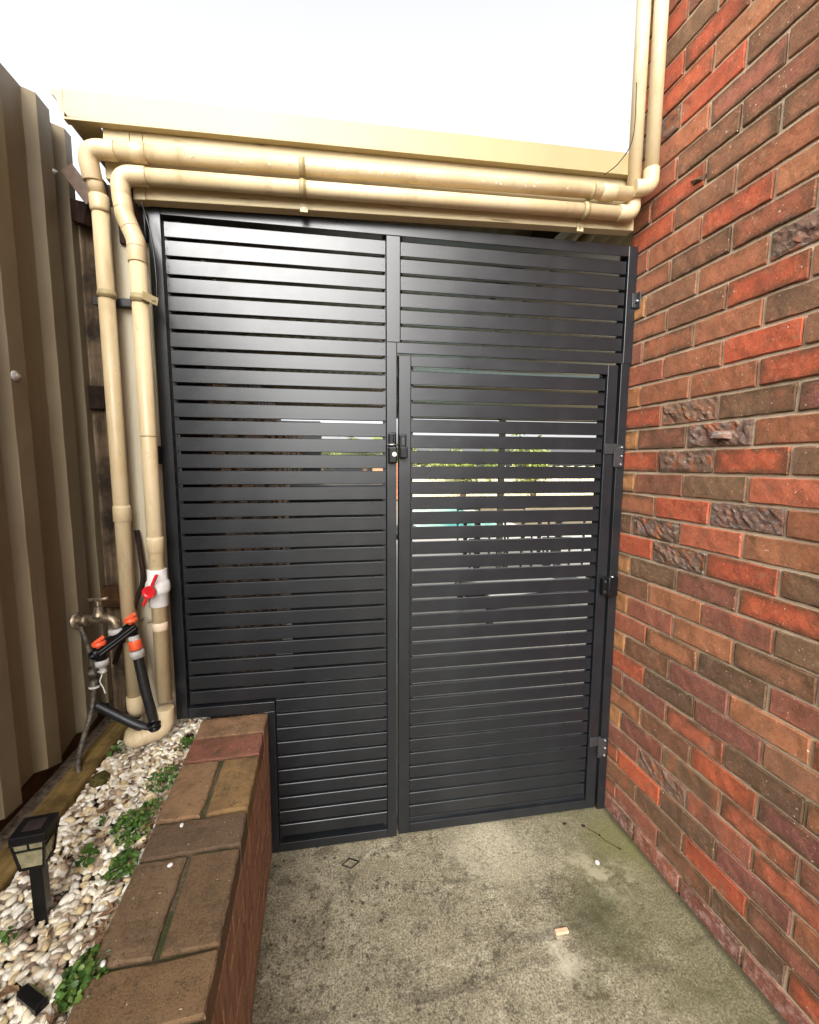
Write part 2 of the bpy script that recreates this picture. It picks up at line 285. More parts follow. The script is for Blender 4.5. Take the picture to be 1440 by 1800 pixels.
# ------------------------------------------------------------------ mesh builder
class MB:
    def __init__(s): s.v = []; s.f = []; s.sm = []
    def add(s, vs, fs, smooth=False):
        k = len(s.v); s.v += [tuple(map(float, p)) for p in vs]
        s.f += [tuple(i + k for i in f) for f in fs]; s.sm += [smooth] * len(fs); return s
    def box(s, x0, x1, y0, y1, z0, z1, mat=None):
        vs = [(x, y, z) for z in (z0, z1) for y in (y0, y1) for x in (x0, x1)]
        if mat is not None: vs = [mat @ Vector(p) for p in vs]
        return s.add(vs, [(0, 2, 3, 1), (4, 5, 7, 6), (0, 1, 5, 4), (2, 6, 7, 3), (0, 4, 6, 2), (1, 3, 7, 5)])
    def bar(s, a, b, w, h, up=(0, 0, 1)):
        a, b = Vector(a), Vector(b); d = (b - a); L = d.length; d.normalize(); up = Vector(up)
        x = d.cross(up)
        if x.length < 1e-4: x = d.cross(Vector((0, 1, 0)))
        x.normalize(); y = x.cross(d)
        vs = [p + x * sx * w / 2 + y * sy * h / 2 for p in (a, b) for sx, sy in ((-1, -1), (1, -1), (1, 1), (-1, 1))]
        return s.add(vs, [(3, 2, 1, 0), (4, 5, 6, 7), (0, 1, 5, 4), (1, 2, 6, 5), (2, 3, 7, 6), (3, 0, 4, 7)])
    def tube(s, pts, r, n=20, caps=True):
        pts = [Vector(p) for p in pts]; rs = r if isinstance(r, (list, tuple)) else [r] * len(pts)
        T = []
        for i in range(len(pts)):
            t = (pts[min(i + 1, len(pts) - 1)] - pts[max(i - 1, 0)]); T.append(t.normalized())
        x = T[0].orthogonal().normalized(); rings = []; vs = []
        for i, p in enumerate(pts):
            if i: x = (x - T[i] * x.dot(T[i])).normalized()
            y = T[i].cross(x)
            vs += [p + (x * math.cos(2 * math.pi * k / n) + y * math.sin(2 * math.pi * k / n)) * rs[i] for k in range(n)]
        fs = [(i * n + k, i * n + (k + 1) % n, (i + 1) * n + (k + 1) % n, (i + 1) * n + k) for i in range(len(pts) - 1) for k in range(n)]
        s.add(vs, fs, True)
        if caps:
            s.add(vs[:n], [tuple(reversed(range(n)))]); s.add(vs[-n:], [tuple(range(n))])
        return s
    def lathe(s, base, axis, prof, n=24):
        """prof: list of (distance along axis, radius); sharp where radius jumps"""
        base, ax = Vector(base), Vector(axis).normalized(); x = ax.orthogonal().normalized(); y = ax.cross(x)
        ring = lambda t, r: [base + ax * t + (x * math.cos(2 * math.pi * k / n) + y * math.sin(2 * math.pi * k / n)) * max(r, 1e-5) for k in range(n)]
        for (t0, r0), (t1, r1) in zip(prof[:-1], prof[1:]):
            vs = ring(t0, r0) + ring(t1, r1)
            s.add(vs, [(k, (k + 1) % n, n + (k + 1) % n, n + k) for k in range(n)], abs(t1 - t0) > 1e-6)
        return s
    def prism(s, poly, a, b, axis, smooth=False):
        """poly of 2-D points extruded along axis 0/1/2 from a to b"""
        def P(t, p):
            q = list(p); q.insert(axis, t); return tuple(q)
        n = len(poly); vs = [P(a, p) for p in poly] + [P(b, p) for p in poly]
        s.add(vs, [(k, (k + 1) % n, n + (k + 1) % n, n + k) for k in range(n)], smooth)
        s.add([P(a, p) for p in poly], [tuple(reversed(range(n)))]); s.add([P(b, p) for p in poly], [tuple(range(n))]); return s
    def sphere(s, c, r, nu=12, nv=8):
        rx = r if isinstance(r, (tuple, list)) else (r, r, r); vs = []; fs = []
        for j in range(nv + 1):
            for i in range(nu):
                th, ph = math.pi * j / nv, 2 * math.pi * i / nu
                vs.append((c[0] + rx[0] * math.sin(th) * math.cos(ph), c[1] + rx[1] * math.sin(th) * math.sin(ph), c[2] + rx[2] * math.cos(th)))
        for j in range(nv):
            for i in range(nu): fs.append((j * nu + i, (j + 1) * nu + i, (j + 1) * nu + (i + 1) % nu, j * nu + (i + 1) % nu))
        return s.add(vs, fs, True)
    def mesh(s, name, mat=None, bevel=None):
        me = bpy.data.meshes.new(name); me.from_pydata(s.v, [], s.f); me.polygons.foreach_set('use_smooth', s.sm)
        if mat: me.materials.append(mat)
        import bmesh
        b = bmesh.new(); b.from_mesh(me); bmesh.ops.remove_doubles(b, verts=b.verts, dist=1e-6); bmesh.ops.recalc_face_normals(b, faces=b.faces); b.to_mesh(me); b.free()
        me.update(); return me
def link(name, me, parent=None, loc=None):
    o = bpy.data.objects.new(name, me); sc.collection.objects.link(o)
    if parent: o.parent = parent
    if loc: o.location = loc
    return o
def obj(name, mb, mat, parent=None, bevel=0, seg=2, sharp=35):
    o = link(name, mb.mesh(name, M[mat] if isinstance(mat, str) else mat), parent)
    if bevel:
        b = o.modifiers.new('bevel', 'BEVEL'); b.width = bevel; b.segments = seg; b.limit_method = 'ANGLE'; b.angle_limit = R(40); b.harden_normals = False
    return o
def tag(o, label=None, cat=None, group=None, kind=None):
    for k, v in (('label', label), ('category', cat), ('group', group), ('kind', kind)):
        if v: o[k] = v
    return o
def thing(name, label, cat, loc=(0, 0, 0), rz=0, group=None):
    o = bpy.data.objects.new(name, None); sc.collection.objects.link(o); o.location = loc; o.rotation_euler = (0, 0, rz)
    o.empty_display_size = 0.1; return tag(o, label, cat, group)
def struct(name, mb, mat, label=None): return tag(obj(name, mb, mat), label, None, None, 'structure')
def fillet(pts, rad, n=8):
    pts = [Vector(p) for p in pts]; out = [pts[0]]
    for i in range(1, len(pts) - 1):
        a, b, c = pts[i - 1], pts[i], pts[i + 1]; d0 = (a - b).normalized(); d1 = (c - b).normalized()
        ang = math.acos(max(-1, min(1, d0.dot(d1)))); t = rad / math.tan(ang / 2) if ang < 3.13 else 0
        t = min(t, 0.49 * (a - b).length, 0.49 * (c - b).length); p0 = b + d0 * t; p1 = b + d1 * t
        for k in range(n + 1):
            s = k / n; out.append(p0 * (1 - s) ** 2 + b * 2 * s * (1 - s) + p1 * s ** 2)
    return out + [pts[-1]]
def smooth_path(pts, n=10):
    P = [Vector(p) for p in pts]; P = [P[0]] + P + [P[-1]]; out = []
    for i in range(1, len(P) - 2):
        for k in range(n):
            t = k / n; p0, p1, p2, p3 = P[i - 1:i + 3]
            out.append(0.5 * ((2 * p1) + (p2 - p0) * t + (2 * p0 - 5 * p1 + 4 * p2 - p3) * t * t + (-p0 + 3 * p1 - 3 * p2 + p3) * t ** 3))
    return out + [P[-2]]

WROT = 0.049057          # the house wall is not quite square to the gate
# ------------------------------------------------------------------ ground
struct('ground', MB().box(-60, 60, -40, 90, -0.30, -0.012), 'ground')
struct('concrete_path', MB().box(-1.62, 0.35, -7.0, 0.10, -0.10, 0.0), 'concrete')
struct('patio_paving', MB().box(-1.72, 9.0, 0.104, 7.5, -0.10, 0.004), 'paver')
struct('garden_bed', MB().box(-2.14, -1.60, -4.0, 0.30, -0.05, 0.556), 'soil')

# ------------------------------------------------------------------ house wall of clay bricks
H = 0.0865; Z0 = -0.0118; DO, DE = 0.0544, 0.1704
wall = thing('house_wall', 'tall red and brown clinker brick wall of the house right of the gate', 'brick wall', (0, 0, 0), WROT)
obj('mortar_core', MB().box(0.0072, 0.22, -7.0, 0.048, -0.05, 5.6), 'mortar', wall)
BR = {'R': [(190, 92, 63), (196, 98, 66), (180, 86, 60), (186, 102, 74)], 'O': [(168, 106, 76), (160, 99, 70), (174, 114, 80), (164, 95, 70)], 'B': [(142, 99, 74), (132, 91, 68), (148, 104, 78), (140, 89, 69)],
      'D': [(122, 92, 70), (112, 86, 68), (126, 98, 74)], 'P': [(146, 90, 74), (136, 84, 74), (154, 94, 76)], 'K': [(128, 102, 88), (120, 98, 88), (134, 104, 84)], 'Y': [(176, 124, 78), (168, 116, 72), (180, 128, 82)]}
KNOWN = {20: 'RKDP', 19: 'YBKO', 18: 'RKRD', 17: 'YBDR', 16: 'ORKO', 15: 'DKRO', 14: 'RKRD', 13: 'YDPR', 12: 'BOPD', 11: 'YPOB', 10: 'OODP', 9: 'YBPO', 8: 'RDPB', 7: 'BPRD',
         6: 'OBRP', 5: 'YPDR', 4: 'PKPR', 3: 'ORDP', 2: 'BDRP', 1: 'OPBD', 0: 'PPPP', 21: 'YOOR', 22: 'OORB', 23: 'BOOD', 24: 'OBRB', 25: 'YBOK', 26: 'OBOP', 27: 'OORO', 28: 'RBOK', 29: 'ORBB', 30: 'OBBR'}
def brick_mesh(L, Hh, D, seed, rough=0.0, nx=7, nz=2):
    """front face a jittered grid at local x = 0 (facing -x), long side along y"""
    g = np.random.default_rng(seed); ys = np.linspace(-L / 2, L / 2, nx + 1); zs = np.linspace(-Hh / 2, Hh / 2, nz + 1)
    c = 0.0024; vs = []; ix = {}; g0 = g.random(3)
    for i, y in enumerate(ys):
        for k, z in enumerate(zs):
            ed = (i in (0, nx)), (k in (0, nz)); yy, zz = y, z
            if ed[0]: yy -= math.copysign(c * (0.4 + g.random() * 1.5), y)
            else: yy += g.normal() * L / nx * 0.12
            if ed[1]: zz -= math.copysign(c * (0.4 + g.random() * 1.3), z)
            x = g.normal() * 0.0006
            if rough:
                if not any(ed): zz += g.normal() * Hh / nz * 0.18
                ph = (g0[0] + 9 * g0[1] * y + 70 * z) % 1.0
                x += rough * ((0.9 - 1.8 * ph) * (0.5 + 0.5 * math.sin(28 * y + 6 * g0[2])) + g.normal() * 0.45)
                if any(ed): x = abs(x) * 0.5
            ix[i, k] = len(vs); vs.append((x, yy, zz))
    fs = [(ix[i, k], ix[i, k + 1], ix[i + 1, k + 1], ix[i + 1, k]) for i in range(nx) for k in range(nz)]
    rim = [(i, 0) for i in range(nx)] + [(nx, k) for k in range(nz)] + [(i, nz) for i in range(nx, 0, -1)] + [(0, k) for k in range(nz, 0, -1)]
    r0 = [ix[q] for q in rim]; r1 = []; r2 = []
    for (i, k) in rim:
        y, z = ys[i] + g.normal() * 0.0013, zs[k] + g.normal() * 0.0011; r1.append(len(vs)); vs.append((0.0026, y, z))
    for (i, k) in rim:
        r2.append(len(vs)); vs.append((D, ys[i], zs[k]))
    n = len(rim)
    for a, b in ((r0, r1), (r1, r2)):
        fs += [(a[j], a[(j + 1) % n], b[(j + 1) % n], b[j]) for j in range(n)]
    mb = MB(); mb.add(vs, fs, False); return mb
full = [brick_mesh(0.2285, 0.0752, 0.03, s).mesh('brick', M['brick']) for s in range(8)]
clk = [brick_mesh(0.2295, 0.0755, 0.03, 50 + s, 0.0030, 16, 6).mesh('brick', M['clinker']) for s in range(10)]
cut_cache = {}
def cut_mesh(L, kind):
    key = (round(L, 3), kind)
    if key not in cut_cache: cut_cache[key] = brick_mesh(L - 0.001, 0.0752, 0.03, 90 + len(cut_cache), 0.0034 if kind == 'K' else 0, 8 if kind == 'K' else 3, 5 if kind == 'K' else 2).mesh('brick', M['clinker' if kind == 'K' else 'brick'])
    return cut_cache[key]
keys = 'RRROOOOOBBBBBBDDDPPPKK'
far = {}
g2 = random.Random(11)
for row in range(0, 64):
    z = Z0 + H * row + H / 2; d0 = DE if row % 2 == 0 else DO
    edges = [0.045] + [-d0 - 0.24 * k for k in range(30)]
    for col in range(len(edges) - 1):
        y1, y0 = edges[col], edges[col + 1]; L = y1 - y0 - 0.0105; yc = (y0 + y1) / 2
        if col == 0: y1 = edges[0] + 0.004; L = y1 - y0 - 0.0105; yc = (y1 + y0) / 2
        if L < 0.02: continue
        kd = KNOWN[row][col] if row in KNOWN and col < 4 else g2.choice(keys)
        if row > 30 and kd in 'PD' and g2.random() < 0.5: kd = 'O'
        x = g2.gauss(0, 0.0008)
        if yc > -1.10 and row < 42:
            me = (g2.choice(clk) if kd == 'K' else g2.choice(full)) if abs(L - 0.2295) < 0.002 else cut_mesh(L, kd)
            o = link('brick', me, wall, (x, yc, z)); o.rotation_euler = (g2.gauss(0, 0.006), 0, 0 if g2.random() < 0.5 else 0)
            o.color = lin(*g2.choice(BR[kd]))
        elif yc > -6.8 and (row < 42 or row % 1 == 0):
            far.setdefault(kd if kd != 'K' else 'P', MB()).box(x, x + 0.03, yc - L / 2, yc + L / 2, z - 0.038, z + 0.038)
for kd, mb in far.items():
    o = obj('brick_courses', mb, 'brick', wall); o.color = lin(*BR[kd][0]); o['kind'] = 'stuff'
# broken stone lip standing proud of one clinker brick, and a torn flake higher up
mb = MB(); mb.add([(0.004, -0.47, 1.686), (0.004, -0.405, 1.690), (-0.020, -0.409, 1.664), (-0.022, -0.466, 1.660), (0.004, -0.47, 1.655), (0.004, -0.405, 1.660), (-0.018, -0.437, 1.676)],
    [(0, 1, 6), (1, 2, 6), (2, 3, 6), (3, 0, 6), (3, 2, 5, 4), (0, 3, 4), (1, 5, 2)]); o = obj('stone_lip', mb, 'clinker', wall); o.color = lin(150, 150, 148)
mb = MB(); mb.add([(0.004, -0.30, 2.535), (0.004, -0.225, 2.55), (-0.012, -0.275, 2.527), (0.004, -0.29, 2.518), (0.004, -0.24, 2.524)], [(0, 1, 2), (0, 2, 3), (2, 1, 4), (2, 4, 3)]); o = obj('mortar_flake', mb, 'clinker', wall); o.color = lin(96, 84, 70)

# ------------------------------------------------------------------ planter wall (rotated slightly)
pw = thing('planter_wall', 'low brick planter wall with mossy coping left of the concrete path', 'garden wall', (-1.482, 0, 0), R(2.1))
PT = 0.612
obj('mortar_core', MB().box(-0.228, -0.010, -4.0, -0.003, -0.02, PT - 0.011), 'mossy_mortar', pw)
COP = [(178, 0), ]
def coping(x0, x1, y0, y1, col, dz=0.0):
    g = random.Random(int(abs(y0) * 1000 + abs(x0) * 77)); nx = max(3, int((x1 - x0) / 0.022)); ny = max(3, int((y1 - y0) / 0.022)); c = 0.0028
    ncp = 4.5; vs = []; ix = {}
    for i in range(nx + 1):
        for j in range(ny + 1):
            u, w = i / nx, j / ny; ed = i in (0, nx) or j in (0, ny); x = x0 + (x1 - x0) * u; y = y0 + (y1 - y0) * w
            if i in (0, nx): x += (c + g.random() ** 3 * 0.008) * (1 if i == 0 else -1)
            if j in (0, ny): y += (c + g.random() ** 3 * 0.008) * (1 if j == 0 else -1)
            ix[i, j] = len(vs); vs.append((x - (x0 + x1) / 2, y - (y0 + y1) / 2, (-0.0012 if ed else 0) + g.gauss(0, 0.00045)))
    fs = [(ix[i, j], ix[i + 1, j], ix[i + 1, j + 1], ix[i, j + 1]) for i in range(nx) for j in range(ny)]
    rim = [(i, 0) for i in range(nx)] + [(nx, j) for j in range(ny)] + [(i, ny) for i in range(nx, 0, -1)] + [(0, j) for j in range(ny, 0, -1)]
    r0 = [ix[q] for q in rim]; r1 = []; r2 = []
    for q in rim:
        x = -(x1 - x0) / 2 + (x1 - x0) * q[0] / nx; y = -(y1 - y0) / 2 + (y1 - y0) * q[1] / ny
        r1.append(len(vs)); vs.append((x + g.gauss(0, 0.001), y + g.gauss(0, 0.001), -0.0055))
    for q in rim:
        x = -(x1 - x0) / 2 + (x1 - x0) * q[0] / nx; y = -(y1 - y0) / 2 + (y1 - y0) * q[1] / ny
        r2.append(len(vs)); vs.append((x, y, -0.07))
    n = len(rim)
    for a, b in ((r0, r1), (r1, r2)): fs += [(a[j], a[(j + 1) % n], b[(j + 1) % n], b[j]) for j in range(n)]
    mb = MB(); mb.add(vs, fs, False); me = mb.mesh('coping_brick', M['coping'])
    o = link('coping_brick', me, pw, ((x0 + x1) / 2, (y0 + y1) / 2, PT + dz)); o.color = lin(*col); o.rotation_euler = (g.gauss(0, 0.008), g.gauss(0, 0.008), g.gauss(0, 0.006))
yb = [(-0.118, 0.0, 'h', (146, 112, 83)), (-0.243, -0.128, 'h', (132, 84, 67)), (-0.482, -0.253, 's', (141, 109, 78)), (-0.600, -0.492, 'h', (105, 85, 65)), (-0.836, -0.610, 's', (116, 93, 69)),
      (-0.955, -0.846, 'h', (123, 98, 72)), (-1.19, -0.965, 's', (119, 96, 72)), (-1.31, -1.20, 'h', (114, 84, 60)), (-1.55, -1.32, 's', (128, 96, 67)), (-1.67, -1.56, 'h', (119, 89, 63)), (-1.91, -1.68, 's', (125, 91, 63)), (-2.03, -1.92, 'h', (109, 82, 60)), (-2.27, -2.04, 's', (125, 91, 63))]
for y0, y1, k, col in yb:
    if k == 'h': coping(-0.236, 0.0, y0, y1, col)
    else:
        coping(-0.236, -0.124, y0, y1, tuple(min(255, c + 6) for c in col)); coping(-0.110, 0.0, y0, y1, (144, 114, 74) if y0 > -0.5 else tuple(c - 4 for c in col))
fb = brick_mesh(0.230, 0.0765, 0.03, 5).mesh('brick', M['facebrick']); fbc = brick_mesh(0.110, 0.0765, 0.03, 6).mesh('brick', M['facebrick'])
for row in range(6):
    z = 0.535 - 0.0865 * row - 0.038
    for k in range(10):
        y = -0.115 - 0.24 * k - (0.12 if row % 2 else 0)
        o = link('brick', fb, pw, (0, y - 0.003, z)); o.rotation_euler = (0, 0, math.pi); o.color = lin(*g2.choice(BR['P'] + BR['B']))
    if row % 2:
        o = link('brick', fbc, pw, (0, -0.055, z)); o.rotation_euler = (0, 0, math.pi); o.color = lin(*g2.choice(BR['P']))

# ------------------------------------------------------------------ gate screen (fixed L-shaped slatted leaf)
def slat_mesh(L):
    c = 0.0018; w, h = 0.0165, 0.050
    poly = [(c, 0), (w - c, 0), (w, c), (w, h - c), (w - c, h), (c, h), (0, h - c), (0, c)]
    return MB().prism(poly, 0, L, 0).mesh('slat', M['gate'])
gate = thing('slatted_gate', 'wide charcoal slatted gate leaf with step cut out over the planter wall', 'gate', (0, 0, 0))
FB, BV = 0.040, 0.0016
def fr(name, x0, x1, z0, z1, par, y0=0.0, y1=FB, mat='gate'): return obj(name, MB().box(x0, x1, y0, y1, z0, z1), mat, par, BV, 2)
fr('stile', -1.811, -1.771, 0.614, 2.440, gate); fr('top_rail', -1.7709, -0.0415, 2.400, 2.440, gate)
fr('stile', -0.041, -0.001, 1.9875, 2.440, gate); fr('stile', -1.013, -0.975, 0.0062, 2.0266, gate)
fr('mullion', -1.0125, -0.962, 2.0271, 2.3995, gate); fr('transom', -0.9745, -0.0415, 1.9875, 2.0268, gate)
fr('step_rail', -1.7705, -1.4555, 0.614, 0.653, gate); fr('stile', -1.4945, -1.455, 0.006, 0.6135, gate); fr('bottom_rail', -1.4545, -1.0135, 0.006, 0.043, gate)
wide, narrow, upper, door_l = 1.7645 - 1.016 + 0.0, 0.437, 0.918, 0.806
sw, sn, su, sd = slat_mesh(wide), slat_mesh(0.4355), slat_mesh(0.9135), slat_mesh(0.8090)
SY = 0.011
for k in range(39):
    zt = 2.386 - 0.0598 * k
    x0, me = (-1.7645, sw) if zt - 0.05 > 0.655 else (-1.4500, sn)
    link('slat', me, gate, (x0, SY, zt - 0.05))
for k in range(6): link('slat', su, gate, (-0.9585, SY, 2.386 - 0.0598 * k - 0.05))
def channel(x, z0, z1, par, k0, n, pitch, side):
    obj('slat_channel', MB().box(x - 0.0055, x + 0.0055, 0.0285, 0.039, z0, z1), 'gate', par)
    mb = MB()
    for k in range(n): mb.lathe((x + side * 0.0072, SY - 0.0016, k0 - pitch * k - 0.025), (0, 1, 0), [(0, 0), (0, 0.0013), (0.002, 0.0018)], 8)
    o = obj('slat_screw', mb, 'bracket', par); o['kind'] = 'stuff'
channel(-1.765, 0.655, 2.399, gate, 2.386, 29, 0.0598, 1); channel(-1.019, 0.044, 2.399, gate, 2.386, 38, 0.0598, -1)
channel(-1.449, 0.044, 0.64, gate, 2.386 - 0.0598 * 29, 9, 0.0598, 1)
channel(-0.9555, 2.03, 2.399, gate, 2.386, 6, 0.0598, 1); channel(-0.0475, 2.03, 2.399, gate, 2.386, 6, 0.0598, -1)
# small plates on the left stile
def plate(name, x0, x1, z0, z1, par, y0=-0.006, y1=-0.0005, mat='gate', bv=0.0012): return obj(name, MB().box(x0, x1, y0, y1, z0, z1), mat, par, bv, 2)
for zc, h in ((2.355, 0.085), (1.604, 0.062)):
    o = obj('hinge', MB().box(-1.824, -1.8115, -0.012, 0.030, zc - h / 2, zc + h / 2).lathe((-1.8145, -0.014, zc - h / 2), (0, 0, 1), [(0, 0), (0, 0.006), (h, 0.006), (h, 0)], 12), 'black', gate, 0.001)
obj('bolt_bracket', MB().box(-1.501, -1.4947, -0.006, 0.03, 0.055, 0.115).lathe((-1.501, 0.010, 0.075), (-1, 0, 0), [(0, 0.008), (0.006, 0.008), (0.006, 0)], 8), 'bracket', gate, 0.001)
# lock on the middle stile
lk = obj('latch_lock', MB().box(-1.008, -0.978, -0.024, -0.0005, 1.640, 1.694).box(-1.009, -0.9765, -0.032, -0.0005, 1.578, 1.6405), 'black', gate, 0.006, 3)
obj('lock_cylinder', MB().lathe((-0.988, -0.032, 1.612), (0, -1, 0), [(0, 0.0085), (0.003, 0.0085), (0.003, 0.003), (0.0005, 0.002), (0.0005, 0)], 20), 'steel', lk)
obj('keyhole_lever', MB().box(-0.992, -0.984, -0.038, -0.024, 1.655, 1.688), 'black', lk, 0.002)
obj('latch_pin', MB().tube([(-1.016, -0.028, 1.6478), (-0.972, -0.028, 1.6470)], 0.0030, 10).tube([(-0.990, -0.030, 1.662), (-0.989, -0.031, 1.638)], 0.0012, 6), 'steel', lk)

# ------------------------------------------------------------------ pedestrian door leaf
door = thing('slatted_door', 'narrower charcoal slatted door leaf beside the brick wall, daylight through its gaps', 'gate door', (0, 0, 0))
fr('stile', -0.9665, -0.921, 0.0135, 1.979, door); fr('stile', -0.106, -0.061, 0.0135, 1.979, door)
fr('top_rail', -0.9205, -0.1065, 1.941, 1.979, door); fr('bottom_rail', -0.9205, -0.1065, 0.0135, 0.055, door)
for k in range(31): link('slat', sd, door, (-0.9180, SY, 1.927 - 0.0600 * k - 0.05))
channel(-0.913, 0.056, 1.940, door, 1.927, 31, 0.06, 1); channel(-0.114, 0.056, 1.940, door, 1.927, 31, 0.06, -1)
obj('filler_rail', MB().box(-0.9205, -0.1065, 0.012, 0.030, 0.0555, 0.074), 'gate', door, 0.001)
kp = obj('latch_keeper', MB().box(-0.966, -0.938, -0.010, -0.0005, 1.636, 1.688).box(-0.966, -0.937, -0.034, -0.0005, 1.597, 1.640), 'black', door, 0.005, 3)
obj('keeper_slot', MB().prism([(-0.9515 + 0.0055 * math.cos(t) , 1.662 + 0.0055 * math.sin(t) + (0.010 if math.sin(t) > 0 else -0.010)) for t in np.linspace(0, 2 * math.pi, 16, endpoint=False)], -0.0112, -0.0102, 1), 'bracket', kp)
for zc in (1.616, 0.316):
    h = obj('hinge', MB().box(-0.105, -0.052, -0.007, -0.0005, zc + 0.004, zc + 0.046).box(-0.066, -0.024, -0.011, -0.0072, zc - 0.05, zc + 0.040), 'bracket', door, 0.0012)
    bl = MB()
    for (x, z) in ((-0.034, 0.030), (-0.033, -0.006), (-0.035, -0.040)): bl.lathe((x, -0.011, zc + z), (0, -1, 0), [(0, 0.0055), (0.004, 0.0055), (0.007, 0.003), (0.007, 0)], 10)
    obj('bolt', bl, 'steel', h)
hb = obj('closer_hinge', MB().box(-0.094, -0.066, -0.024, -0.0005, 1.022, 1.094).box(-0.062, -0.026, -0.030, -0.0005, 1.016, 1.100).lathe((-0.064, -0.022, 1.018), (0, 0, 1), [(0, 0), (0, 0.011), (0.08, 0.011), (0.08, 0)], 14), 'black', door, 0.003, 3)
obj('hinge_cap', MB().lathe((-0.050, -0.020, 1.100), (0, 0, 1), [(0, 0.007), (0.004, 0.006), (0.004, 0)], 14), 'steel', hb)
obj('screw', MB().lathe((-0.081, -0.024, 1.080), (0, -1, 0), [(0, 0.005), (0.001, 0.004), (0.001, 0)], 10).lathe((-0.082, -0.024, 1.036), (0, -1, 0), [(0, 0.005), (0.001, 0.004), (0.001, 0)], 10), 'bracket', hb)
gp = tag(fr('gate_post', -0.047, -0.009, 0.0015, 1.9870, None), 'slim charcoal steel post between door leaf and brick wall', 'post')
wb = obj('wall_bracket', MB().box(-0.003, 0.004, -0.030, 0.0, 2.198, 2.262).box(-0.020, -0.0005, -0.008, -0.0005, 2.205, 2.26), 'bracket', gate, 0.0015)
obj('bolt', MB().lathe((-0.003, -0.014, 2.228), (-1, 0, 0), [(0, 0.006), (0.004, 0.006), (0.005, 0)], 10), 'steel', wb)

# ------------------------------------------------------------------ patio roof (beam, barge, gutter, sheets, rafters)
roof = thing('patio_roof', 'cream fascia and timber beam of the patio roof above the gate', 'roof', (0, 0, 0))
def slab(x0, z0b, z0t, x1, z1b, z1t, y0, y1):
    mb = MB(); mb.add([(x0, y0, z0b), (x0, y0, z0t), (x1, y0, z1t), (x1, y0, z1b), (x0, y1, z0b), (x0, y1, z0t), (x1, y1, z1t), (x1, y1, z1b)],
        [(0, 3, 2, 1), (4, 5, 6, 7), (0, 1, 5, 4), (1, 2, 6, 5), (2, 3, 7, 6), (3, 0, 4, 7)]); return mb
obj('beam', slab(-1.795, 2.4195, 2.660, -0.059, 2.473, 2.720, -0.045, -0.003), 'beam', roof, 0.003, 2)
obj('beam', slab(-1.910, 2.470, 2.660, -1.8335, 2.470, 2.660, -0.045, -0.003), 'beam', roof, 0.003, 2)
obj('beam_splice', slab(-1.833, 2.4165, 2.660, -1.7955, 2.419, 2.660, -0.0445, -0.003), 'beam', roof, 0.002, 2)
obj('barge_fascia', slab(-2.004, 2.620, 2.698, -0.101, 2.659, 2.730, -0.068, -0.052), 'cream_metal', roof, 0.002, 2)
obj('barge_trim', slab(-2.004, 2.612, 2.620, -0.101, 2.651, 2.6585, -0.072, -0.047), 'cream_metal', roof, 0.0015, 2)
# side gutter running away from the viewer along the left edge of the roof (ogee profile)
og = [(-1.985, 2.6765), (-1.999, 2.672), (-2.010, 2.676), (-2.018, 2.672), (-2.017, 2.662), (-2.008, 2.655), (-1.999, 2.640), (-1.996, 2.622), (-1.988, 2.606), (-1.976, 2.593), (-1.900, 2.593), (-1.900, 2.602), (-1.975, 2.602), (-1.982, 2.612), (-1.985, 2.640)]
og = [(x - 0.019, z + 0.0215) for x, z in og]
obj('side_gutter', MB().prism(og, -0.068, 3.9, 1), 'cream_metal', roof)
obj('soffit_strip', MB().box(-1.899, -1.84, -0.0025, 3.9, 2.545, 2.592), 'beam', roof)
obj('rafter', MB().box(-1.90, -1.83, 0.0, 3.8, 2.30, 2.54), 'dark_timber', roof)
def roof_sheet(name, x0, x1, y0, y1, mat):
    n = int((x1 - x0) / 0.038); vs = []
    zf = lambda y: 2.665 - 0.098 * y
    for i in range(n + 1):
        x = x0 + (x1 - x0) * i / n; dz = 0.009 * math.cos(i * math.pi)
        vs += [(x, y0, zf(y0) + dz), (x, y1, zf(y1) + dz)]
    mb = MB(); mb.add(vs, [(2 * i, 2 * i + 2, 2 * i + 3, 2 * i + 1) for i in range(n)], True); o = obj(name, mb, mat, roof)
    so = o.modifiers.new('thick', 'SOLIDIFY'); so.thickness = 0.002; return o
roof_sheet('roof_sheet', -1.92, -0.06, -0.06, 1.85, 'ceiling'); roof_sheet('roof_sheet', -0.06, 3.2, 0.06, 1.85, 'ceiling')
roof_sheet('skylight_sheet', -0.62, 3.2, 1.852, 2.62, 'skylight'); roof_sheet('roof_sheet', -1.92, -0.622, 1.852, 2.62, 'ceiling'); roof_sheet('roof_sheet', -1.92, 3.2, 2.622, 4.3, 'ceiling')
for x in (-1.2, -0.3, 0.6, 1.5, 2.4): obj('rafter', slab(x, 2.505 if x < 0 else 2.45, 2.64, x + 0.045, 2.505 if x < 0 else 2.45, 2.64, 0.05 if x < -0.1 else 0.6, 0.9), 'roof_post', roof)
obj('edge_beam', MB().box(-1.85, 3.2, 4.05, 4.10, 2.165, 2.262), 'roof_post', roof)
obj('roof_post', MB().box(0.98, 1.06, 4.0, 4.05, 0.004, 2.26), 'roof_post', roof, 0.003)
tag(obj('patio_post', MB().box(-1.936, -1.8155, 0.013, 0.10, 0.20, 2.4165), 'pale_post', None, 0.004, 2), 'pale painted timber post behind the right downpipe at the gate edge', 'post')

